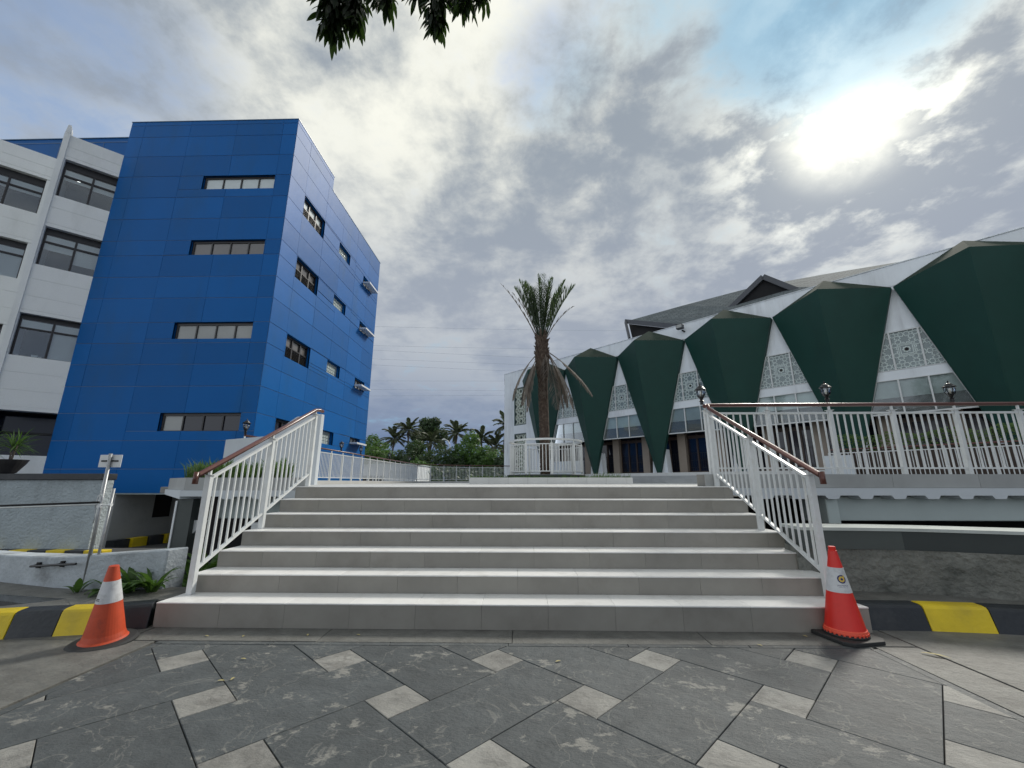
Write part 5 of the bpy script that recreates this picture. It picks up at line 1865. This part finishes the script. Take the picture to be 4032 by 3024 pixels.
def ring(r, z, t_, h):
    mb = MB()
    n = 72
    vs = []
    for k in range(n):
        a = 2 * math.pi * k / n
        for rr, zz in ((r - t_, z - h), (r + t_, z - h), (r + t_, z + h), (r - t_, z + h)):
            vs.append((pc[0] + rr * math.cos(a), pc[1] + rr * math.sin(a), zz))
    fs = []
    for k in range(n):
        o, p = 4 * k, 4 * ((k + 1) % n)
        for j in range(4):
            fs.append((o + j, p + j, p + (j + 1) % 4, o + (j + 1) % 4))
    return mb.add(vs, fs)


ring(RR, 2.49, 0.017, 0.014).build('top_rail', 'rail', rg)
ring(RR, 1.63, 0.017, 0.014).build('bottom_rail', 'rail', rg)
ring(RR, 2.645, 0.036, 0.030).build('handrail', 'rail', rg)

palm = thing('date_palm', (pc[0], pc[1], 1.42), 'tall date palm with upright green fronds and hanging dry fronds on the plaza', 'palm tree')
tp = []
for k in range(13):
    t = k / 12
    tp.append(((pc[0] - 0.02 + 0.03 * math.sin(t * 3) - 0.05 * t, pc[1], 1.42 + 5.05 * t), 0.158 + 0.008 * math.sin(t * 9) + 0.085 * max(0, 1 - abs(t - 0.84) / 0.16) - (0.11 if k == 12 else 0)))
MB().tube([p for p, r in tp], [r for p, r in tp], 16).build('trunk', 'trunk', palm, smooth=True)
bt = MB()
for k in range(430):
    z = 1.45 + 5.0 * (k / 430)
    t = (z - 1.42) / 4.75
    a = k * 2.39996
    rr = 0.152 + 0.085 * max(0, 1 - abs(t - 0.88) / 0.17)
    big_ = 1.0 + 2.2 * max(0, t - 0.72) / 0.28
    cx_, cy_ = pc[0] - 0.02 - 0.05 * t, pc[1]
    d = Vector((math.cos(a), math.sin(a), 0))
    s_ = Vector((-math.sin(a), math.cos(a), 0))
    b0 = Vector((cx_, cy_, z)) + d * rr
    ln = 0.085 * big_ * random.uniform(0.7, 1.3)
    ou = 0.03 * big_ * random.uniform(0.6, 1.5)
    wd = 0.045 * random.uniform(0.8, 1.2)
    tip = b0 + Vector((0, 0, ln)) + d * ou
    bt.add([b0 - s_ * wd, b0 + s_ * wd, tip + s_ * wd * .6, tip - s_ * wd * .6, b0 + Vector((0, 0, ln * .7)) - s_ * wd, b0 + Vector((0, 0, ln * .7)) + s_ * wd],
           [(0, 1, 2, 3), (3, 2, 5, 4), (0, 3, 4), (1, 5, 2)])
bt.build('leaf_bases', 'trunk', palm, kind='stuff', recalc=False)


def frond_mb(L, e0, droop, n, ll, lw=0.022, fold=0.6, rag=0.0, stem=0.25, seed=0):
    """feather frond in the XZ plane, growing from the origin"""
    rd = random.Random(seed)
    mb = MB()
    pts, dirs = [], []
    p = Vector((0, 0, 0))
    e = e0
    m_ = 14
    for i in range(m_ + 1):
        pts.append(p.copy())
        d = Vector((math.cos(e), 0, math.sin(e)))
        dirs.append(d)
        p = p + d * (L / m_)
        e -= droop / m_ * (0.4 + 1.2 * i / m_)
    mb.tube(pts, [0.022 * (1 - 0.85 * i / m_) * (L / 2.2) for i in range(m_ + 1)], 5)
    for k in range(n):
        t = stem + (1 - stem) * (k + 0.5) / n
        f_ = t * m_
        i = min(int(f_), m_ - 1)
        q = pts[i].lerp(pts[i + 1], f_ - i)
        d = dirs[i]
        upn = Vector((-d.z, 0, d.x))
        env = math.sin(math.pi * min(1, max(0.06, (t - stem) / (1 - stem) * 0.86 + 0.12))) ** 0.7
        for sg in (-1, 1):
            if rd.random() < rag:
                continue
            l_ = ll * env * rd.uniform(0.8, 1.1)
            v = (d * rd.uniform(0.75, 1.0) + Vector((0, sg, 0)) * rd.uniform(0.6, 0.9) + upn * (fold * rd.uniform(0.4, 1.1))).normalized()
            wv = v.cross(Vector((0, 0, 1)) if abs(v.z) < 0.9 else Vector((1, 0, 0))).normalized() * lw
            tip = q + v * l_ + Vector((0, 0, -0.12 * l_ * (1 - fold)))
            md = q + v * l_ * 0.5
            mb.add([q - wv * .5, q + wv * .5, md + wv, md - wv, tip], [(0, 1, 2, 3), (3, 2, 4)])
    return mb


CT = (pc[0] - 0.06, pc[1], 6.12)
live = [(89, 3.0, 0.06, 180), (84, 2.9, 0.14, 20), (82, 2.75, 0.16, 330), (80, 2.8, 0.16, 172), (81, 2.7, 0.16, 60), (77, 2.6, 0.22, 205), (75, 2.95, 0.20, 8), (82, 2.5, 0.2, 270), (79, 2.6, 0.2, 110), (85, 2.7, 0.1, 250), (69, 2.75, 0.36, 352), (72, 2.6, 0.28, 188), (86, 2.9, 0.10, 300), (83, 2.6, 0.16, 150), (78, 2.4, 0.2, 35), (80, 2.3, 0.2, 225), (76, 2.9, 0.14, 176), (73, 2.5, 0.25, 345)]
for i, (el, L, dr2, az) in enumerate(live):
    me = frond_mb(L, R(el), dr2, 40, 0.60, 0.015, 0.5, 0.10, 0.30, i).mesh('frond', 'frond', recalc=False)
    inst('frond', me, palm, CT, (0, 0, R(az)))
for i, (el, L, dr2, az, rag) in enumerate([(66, 3.05, 0.35, 183, 0.5), (66, 2.1, 0.7, 355, 0.6), (70, 2.4, 0.5, 200, 0.6)]):
    me = frond_mb(L, R(el), dr2, 34, 0.26, 0.012, 0.1, rag, 0.3, 40 + i).mesh('dry_frond', 'deadfrond', recalc=False)
    inst('dry_frond', me, palm, CT, (0, 0, R(az)))
for i, (x, el, L, az, dp) in enumerate([(-0.18, -48, 2.1, 190, 0.7), (0.16, -38, 2.3, 352, 0.5), (0.12, -58, 2.4, 335, 0.45), (0.05, -65, 2.4, 300, 0.4), (-0.12, -60, 2.2, 205, 0.5), (0.0, -70, 1.9, 265, 0.3), (0.1, -60, 2.2, 10, 0.5), (-0.15, -62, 1.7, 165, 0.5), (0.02, -50, 1.5, 280, 0.7), (0.14, -70, 2.2, 345, 0.3), (-0.14, -70, 2.3, 195, 0.35)]):
    me = frond_mb(L, R(el), dp, 46, 0.44, 0.016, -0.2, 0.08, 0.26, 60 + i).mesh('dry_frond', 'deadfrond', recalc=False)
    inst('dry_frond', me, palm, (pc[0] + x, pc[1] - 0.05, 6.0 - 0.3 * abs(x)), (0, 0, R(az)))

# ================================================================== far background
def coconut(loc, hgt, lean, label, seed, src=None):
    t = thing('coconut_palm', loc, label, 'palm tree', 'coconut palms beyond the far fence')
    x, y, z = loc
    tp = [(x + lean * (k / 8) ** 2, y, z + hgt * k / 8) for k in range(9)]
    MB().tube(tp, [0.32 - 0.014 * k for k in range(9)], 8).build('trunk', 'bark', t, smooth=True)
    rd = random.Random(seed)
    for i in range(27):
        az = 360 * i / 9 + 13 * (i // 9) + rd.uniform(-9, 9)
        el = (66, 34, 2)[i // 9] + rd.uniform(-14, 14)
        inst('frond', COCO[i % 6], t, (x + lean, y, z + hgt), (0, R(-el), R(az)), scale=(rd.uniform(0.95, 1.2),) * 3)
    return t


COCO = [frond_mb(4.1, 0.0, 1.05 + 0.17 * k, 34, 1.05, 0.11, -0.3, 0.02, 0.12, 200 + k).mesh('frond', 'farpalm', recalc=False) for k in range(6)]
for i, (x, h, lean, lb) in enumerate([(-34.6, 14.2, 0.5, 'coconut palm at the left of the far row, nearest the blue building'), (-30.0, 16.6, -0.4, 'tall coconut palm just left of the large round tree'), (-24.4, 13.4, 0.3, 'coconut palm in front of the large round tree'), (-17.9, 15.8, 0.6, 'coconut palm right of the curved street lamp'), (-10.4, 14.3, -0.3, 'coconut palm midway between the street lamp and the white hall'), (-5.2, 18.0, 1.0, 'tallest coconut palm partly behind the white hall corner'), (-6.4, 12.4, -0.4, 'short coconut palm beside the white hall corner')]):
    coconut((x, 110, -2.0), h, lean, lb, i)


def tree(name, loc, lobes, n, sz, mt, label, cat, group, trunk=None, seed=0, kindname='crown'):
    t = thing(name, loc, label, cat, group)
    rd = random.Random(seed)
    mb = MB()
    tot = sum(r ** 2 for _, r in lobes)
    for c, r in lobes:
        for k in range(int(n * r * r / tot)):
            u = Vector((rd.gauss(0, 1), rd.gauss(0, 1), rd.gauss(0, 0.85))).normalized()
            cl = 0.5 + 0.5 * math.sin(u.x * 7 + c[0]) * math.sin(u.z * 8 + c[2])
            if cl < 0.18 and rd.random() < 0.7:
                continue
            q = Vector(loc) + Vector(c) + u * r * (0.72 + 0.36 * cl) * rd.uniform(0.75, 1.05)
            a = Vector((rd.uniform(-1, 1), rd.uniform(-1, 1), rd.uniform(-0.6, 0.6))).normalized() * sz * rd.uniform(0.6, 1.3)
            b = a.cross(u).normalized() * sz * 0.5
            mb.add([q - a, q + b, q + a, q - b], [(0, 1, 2, 3)])
    mb.build(kindname, mt, t, kind='stuff' if cat == 'bushes' else None, recalc=False)
    if trunk:
        x, y, z = loc
        MB().tube([(x, y, z), (x + 0.1, y, z + trunk[0] * 0.6), (x, y, z + trunk[0])], [trunk[1], trunk[1] * 0.8, trunk[1] * 0.5], 8).build('trunk', 'bark', t, smooth=True)
        for c, r in lobes[:6]:
            MB().tube([(x, y, z + trunk[0] * 0.75), (x + c[0] * 0.6, y + c[1] * .6, z + trunk[0] + (c[2] - trunk[0]) * 0.5), (x + c[0], y + c[1], z + c[2])], [trunk[1] * 0.45, trunk[1] * 0.25, 0.05], 6).build('limb', 'bark', t)
    return t


tree('broadleaf_tree', (-26.8, 120, -2), [((0, 0, 18.6), 2.9), ((-3.0, 0, 16.2), 2.6), ((3.1, 0, 16.4), 2.5), ((-1.5, 0, 20.0), 1.9), ((1.4, 0, 20.3), 1.8), ((-3.8, 0, 13.0), 2.2), ((-4.2, 0, 9.5), 2.6), ((3.6, 0, 13.6), 1.3), ((-4.5, 0, 6.5), 2.6)], 7500, 0.42, 'bushdark', 'large round broadleaf tree rising above the coconut palms', 'tree', 'trees beyond the far fence', (13, 0.5), 3)
tree('broadleaf_tree', (-25.6, 70, -2), [((0, 0, 9.0), 2.2), ((1.8, 0, 8.6), 1.7), ((-1.9, 0, 8.7), 1.8), ((0.8, 0, 7.0), 2.0), ((2.6, 0, 7.2), 1.3), ((-1.5, 0, 6.6), 2.0), ((0.3, 0, 10.4), 1.0)], 4200, 0.22, 'bush', 'feathery tree showing past the edge of the blue building', 'tree', 'trees beyond the far fence', (7, 0.25), 4)
BU = [((-11.2, 60, 0), 'bushdark', 'dark bush left of the street lamp pole', [((0, 0, 3.4), 2.4), ((-2.4, 0, 2.6), 2.2), ((2.0, 0, 3.0), 1.8)]),
      ((-7.8, 60.5, 0), 'bush', 'tallest bright bush below the coconut palms', [((0, 0, 4.6), 2.0), ((-1.4, 0, 3.6), 2.1), ((1.7, 0, 3.4), 2.1), ((0.4, 0, 6.0), 1.2)]),
      ((-4.6, 60, 0), 'bush', 'rounded bush near the white hall corner', [((0, 0, 3.3), 2.1), ((1.6, 0, 2.6), 1.7), ((-1.4, 0, 2.9), 1.8)]),
      ((-2.4, 58, 0), 'bushdark', 'small bush right against the white hall corner', [((0, 0, 2.8), 1.5), ((1.2, 0, 2.2), 1.4)]),
      ((-16.4, 62, 0), 'bushdark', 'dark bush under the tall coconut palm', [((0, 0, 3.6), 2.3), ((-2.5, 0, 3.0), 2.0), ((2.0, 0, 2.8), 2.0), ((0.5, 0, 5.0), 1.4)]),
      ((-20.6, 63, 0), 'bush', 'bush between the feathery tree and the dark bush', [((0, 0, 3.4), 1.9), ((-2.0, 0, 4.0), 1.7), ((1.8, 0, 2.8), 1.8)]),
      ((-13.8, 56, 0), 'bush', 'low light green bush in front of the dark bushes', [((0, 0, 2.2), 1.5), ((1.5, 0, 2.0), 1.3), ((-1.5, 0, 1.8), 1.3)])]
for i, (lc, mt_, lb, lobes) in enumerate(BU):
    tree('bush', lc, [((c_[0], c_[1], c_[2] * 1.22), r_ * 1.12) for c_, r_ in lobes], 5200, 0.2, mt_, lb, 'bush', 'bushes beyond the far fence', (2.0, 0.12), 20 + i)
ug = MB()
for k in range(9000):
    q = Vector((random.uniform(-34, 4), random.uniform(50, 66), random.uniform(-0.5, 3.1)))
    a = Vector((random.uniform(-1, 1), random.uniform(-1, 1), random.uniform(-0.6, 0.6))).normalized() * 0.3
    b = a.orthogonal().normalized() * 0.16
    ug.add([q - a, q + b, q + a, q - b], [(0, 1, 2, 3)])
tag(ug.build('undergrowth', 'bushdark', kind='stuff', recalc=False), 'mixed green undergrowth filling the ground behind the far fence', 'undergrowth')

sl = thing('street_lamp', (-10.4, 60, 0), 'far white street lamp with a curved arm above the bushes', 'street lamp')
MB().tube([(-10.36, 60, 0), (-10.36, 60, 5.6), (-10.42, 60, 6.6), (-10.7, 60, 7.1), (-11.05, 60, 7.28)], [0.09, 0.08, 0.07, 0.06, 0.05], 8).build('pole', 'rail', sl, smooth=True)
MB().tube([(-11.0, 60, 7.28), (-11.3, 60, 7.33), (-11.6, 60, 7.27)], [0.06, 0.14, 0.08], 8).build('lamp_head', 'rail', sl)

fb = thing('far_house', (-14, 45, 0), 'low pale block building with small windows seen through the far fence', 'building')
MB().box(-17.6, 45, -1, -11.4, 52, 3.1).build('wall', 'mwhite', fb)
MB().box(-17.6, 44.8, 3.101, -11.3, 52, 3.2).build('roof_slab', 'beamgrey', fb)
for k in range(4):
    MB().box(-17.1 + 0.62 * k, 44.96, 1.35, -16.65 + 0.62 * k, 44.999, 1.95).build('window', 'roomdark', fb)
for k in range(5):
    MB().box(-14.2 + 0.5 * k, 44.97, 2.2, -13.8 + 0.5 * k, 44.999, 2.5).build('window', 'beamgrey', fb)

for i, (za, zb, xb, sag) in enumerate([(25.53, 24.34, 15.9, 0.7), (22.60, 21.5, 15.9, 0.9), (21.28, 20.0, 0.3, 0.3), (19.94, 18.9, -0.1, 0.35), (18.93, 17.8, -0.7, 0.3), (16.53, 16.4, -1, 0.4), (15.15, 14.85, -1, 0.35), (14.06, 14.08, -1, 0.25)]):
    x0, x1 = -60, 40
    sl_ = (zb - za) / (xb + 22.4)
    pts = []
    for k in range(25):
        x = x0 + (x1 - x0) * k / 24
        u = (x + 10) / 50
        pts.append((x, 60, za + sl_ * (x + 22.4) - sag * (1 - u * u)))
    o = MB().tube(pts, 0.012, 5).build('power_line', 'wire', smooth=True)
    tag(o, ('highest of the thin power lines crossing the sky between the buildings', 'second highest thin power line, passing behind the palm crown', 'third highest thin power line behind the palm trunk', 'fourth highest thin power line behind the palm trunk', 'fourth lowest thin power line, above the white hall roof corner', 'third lowest thin power line left of the white hall', 'second lowest thin power line left of the white hall', 'lowest thin power line left of the white hall')[i], 'power line', 'power lines between the two buildings')

# ================================================================== overhanging tree
tr = thing('overhanging_tree', (-4.8, -2.5, 0), 'dark leafy branch tips hanging into the top of the view', 'tree')
MB().tube([(-4.8, -2.5, 0), (-4.7, -2.3, 2.2), (-4.3, -1.5, 4.6), (-3.6, 0.2, 6.2)], [0.26, 0.22, 0.17, 0.12], 12).build('trunk', 'bark', tr, smooth=True)
MB().tube([(-3.6, 0.2, 6.2), (-2.6, 2.0, 6.9), (-1.4, 3.0, 6.9), (-0.2, 3.4, 6.6)], [0.10, 0.06, 0.035, 0.015], 8).build('branch', 'bark', tr, smooth=True)


shade_crown = MB()  # unseen crown, added above and behind the camera to shade the foreground
rdc = random.Random(99)
LOB = [(-5.2, -3.5, 8.0, 2.6), (-2.4, -1.6, 8.3, 2.6), (0.6, -1.8, 8.2, 2.5), (-3.6, -5.6, 7.6, 2.6), (0.2, -5.0, 8.2, 2.6), (3.0, -3.2, 7.8, 2.2), (-6.8, -0.8, 7.4, 2.0), (-0.8, 0.2, 9.4, 1.9)]
for cx_, cy_, cz_, r_ in LOB:
    for k in range(1700):
        u = Vector((rdc.gauss(0, 1), rdc.gauss(0, 1), rdc.gauss(0, 1))).normalized()
        q = Vector((cx_, cy_, cz_)) + Vector((u.x, u.y, u.z * 0.6)) * r_ * rdc.uniform(0.55, 1.0)
        a = Vector((rdc.uniform(-1, 1), rdc.uniform(-1, 1), rdc.uniform(-1.2, 0.1))).normalized() * 0.13
        b = a.orthogonal().normalized() * 0.045
        shade_crown.add([q - a, q + b, q + a, q - b], [(0, 1, 2, 3)])
shade_crown.build('crown', 'leaf', tr, kind='stuff', recalc=False)
for cx_, cy_, cz_, r_ in LOB:
    MB().tube([(-4.3, -1.5, 4.6), ((cx_ - 4.3) / 2, (cy_ - 1.5) / 2, 6.6), (cx_, cy_, cz_)], [0.11, 0.07, 0.02], 6).build('limb', 'bark', tr)


def lance(L, wd, seed):
    mb = MB()
    rd = random.Random(seed)
    n = 6
    rows = []
    for i in range(n + 1):
        t = i / n
        ww = wd * math.sin(math.pi * min(1, 0.06 + t * 0.94)) ** 0.8 * (1 - 0.25 * t)
        zc2 = -0.10 * L * t * t
        rows += [(L * t, -ww, zc2 + ww * 0.35), (L * t, 0, zc2), (L * t, ww, zc2 + ww * 0.35)]
    fs = []
    for i in range(n):
        o = 3 * i
        fs += [(o, o + 1, o + 4, o + 3), (o + 1, o + 2, o + 5, o + 4)]
    return mb.add(rows, fs).mesh('leaf', 'leaf', recalc=False, smooth=True)


LM = [lance(0.22, 0.027, 1), lance(0.25, 0.029, 2), lance(0.18, 0.027, 3)]
TW = [([(-2.0, 3.05, 6.85), (-1.93, 3.15, 6.3), (-1.90, 3.2, 5.72)], 92, 0.20), ([(-1.95, 3.2, 6.8), (-1.72, 3.25, 6.3), (-1.68, 3.2, 5.86)], 52, 0.13), ([(-1.6, 3.2, 6.8), (-1.42, 3.2, 6.35), (-1.38, 3.2, 6.08)], 26, 0.14),
      ([(-1.0, 3.2, 6.8), (-0.87, 3.2, 6.3), (-0.84, 3.2, 5.74)], 52, 0.15), ([(-0.8, 3.2, 6.8), (-0.62, 3.2, 6.4), (-0.56, 3.2, 6.02)], 28, 0.15), ([(-0.6, 3.2, 6.7), (-0.44, 3.2, 6.4), (-0.36, 3.2, 6.10)], 20, 0.12), ([(-1.2, 3.2, 6.8), (-1.08, 3.2, 6.4), (-1.06, 3.2, 6.14)], 10, 0.06)]
for pts, n, sp in TW:
    MB().tube(pts, [0.012, 0.008, 0.005], 6).build('twig', 'bark', tr)
    P0, P1, P2 = [Vector(p) for p in pts]
    for k in range(n):
        t = 0.45 + 0.55 * (k + random.random()) / n
        q = P0.lerp(P1, t * 2) if t < 0.5 else P1.lerp(P2, t * 2 - 1)
        az = random.uniform(0, 6.28)
        off = Vector((math.cos(az), math.sin(az) * 0.8, 0)) * random.uniform(0, sp) * (1.5 - 1.05 * t)
        inst('leaf', random.choice(LM), tr, q + off, (random.uniform(-0.6, 0.6), R(random.uniform(48, 86)), az), scale=(random.uniform(0.75, 1.05),) * 3)

# the leaves past the three hundred largest, as one mass
more = MB()
rdl = random.Random(5)
for pts, n, sp in TW:
    P0, P1, P2 = [Vector(p) for p in pts]
    for k in range(int(n * 1.9)):
        t = 0.45 + 0.53 * (k + rdl.random()) / (n * 1.9)
        q = P0.lerp(P1, t * 2) if t < 0.5 else P1.lerp(P2, t * 2 - 1)
        az = rdl.uniform(0, 6.28)
        q = q + Vector((math.cos(az), math.sin(az) * 0.9, 0)) * rdl.uniform(0, sp) * (1.55 - 1.1 * t) + Vector((0, 0.03, 0.04))
        rm = Euler((rdl.uniform(-0.6, 0.6), R(rdl.uniform(50, 88)), az)).to_matrix() * rdl.uniform(0.7, 1.0)
        me = rdl.choice(LM)
        more.add([q + rm @ v.co for v in me.vertices], [tuple(p.vertices) for p in me.polygons])
more.build('leaves', 'leaf', tr, kind='stuff', recalc=False, smooth=True)
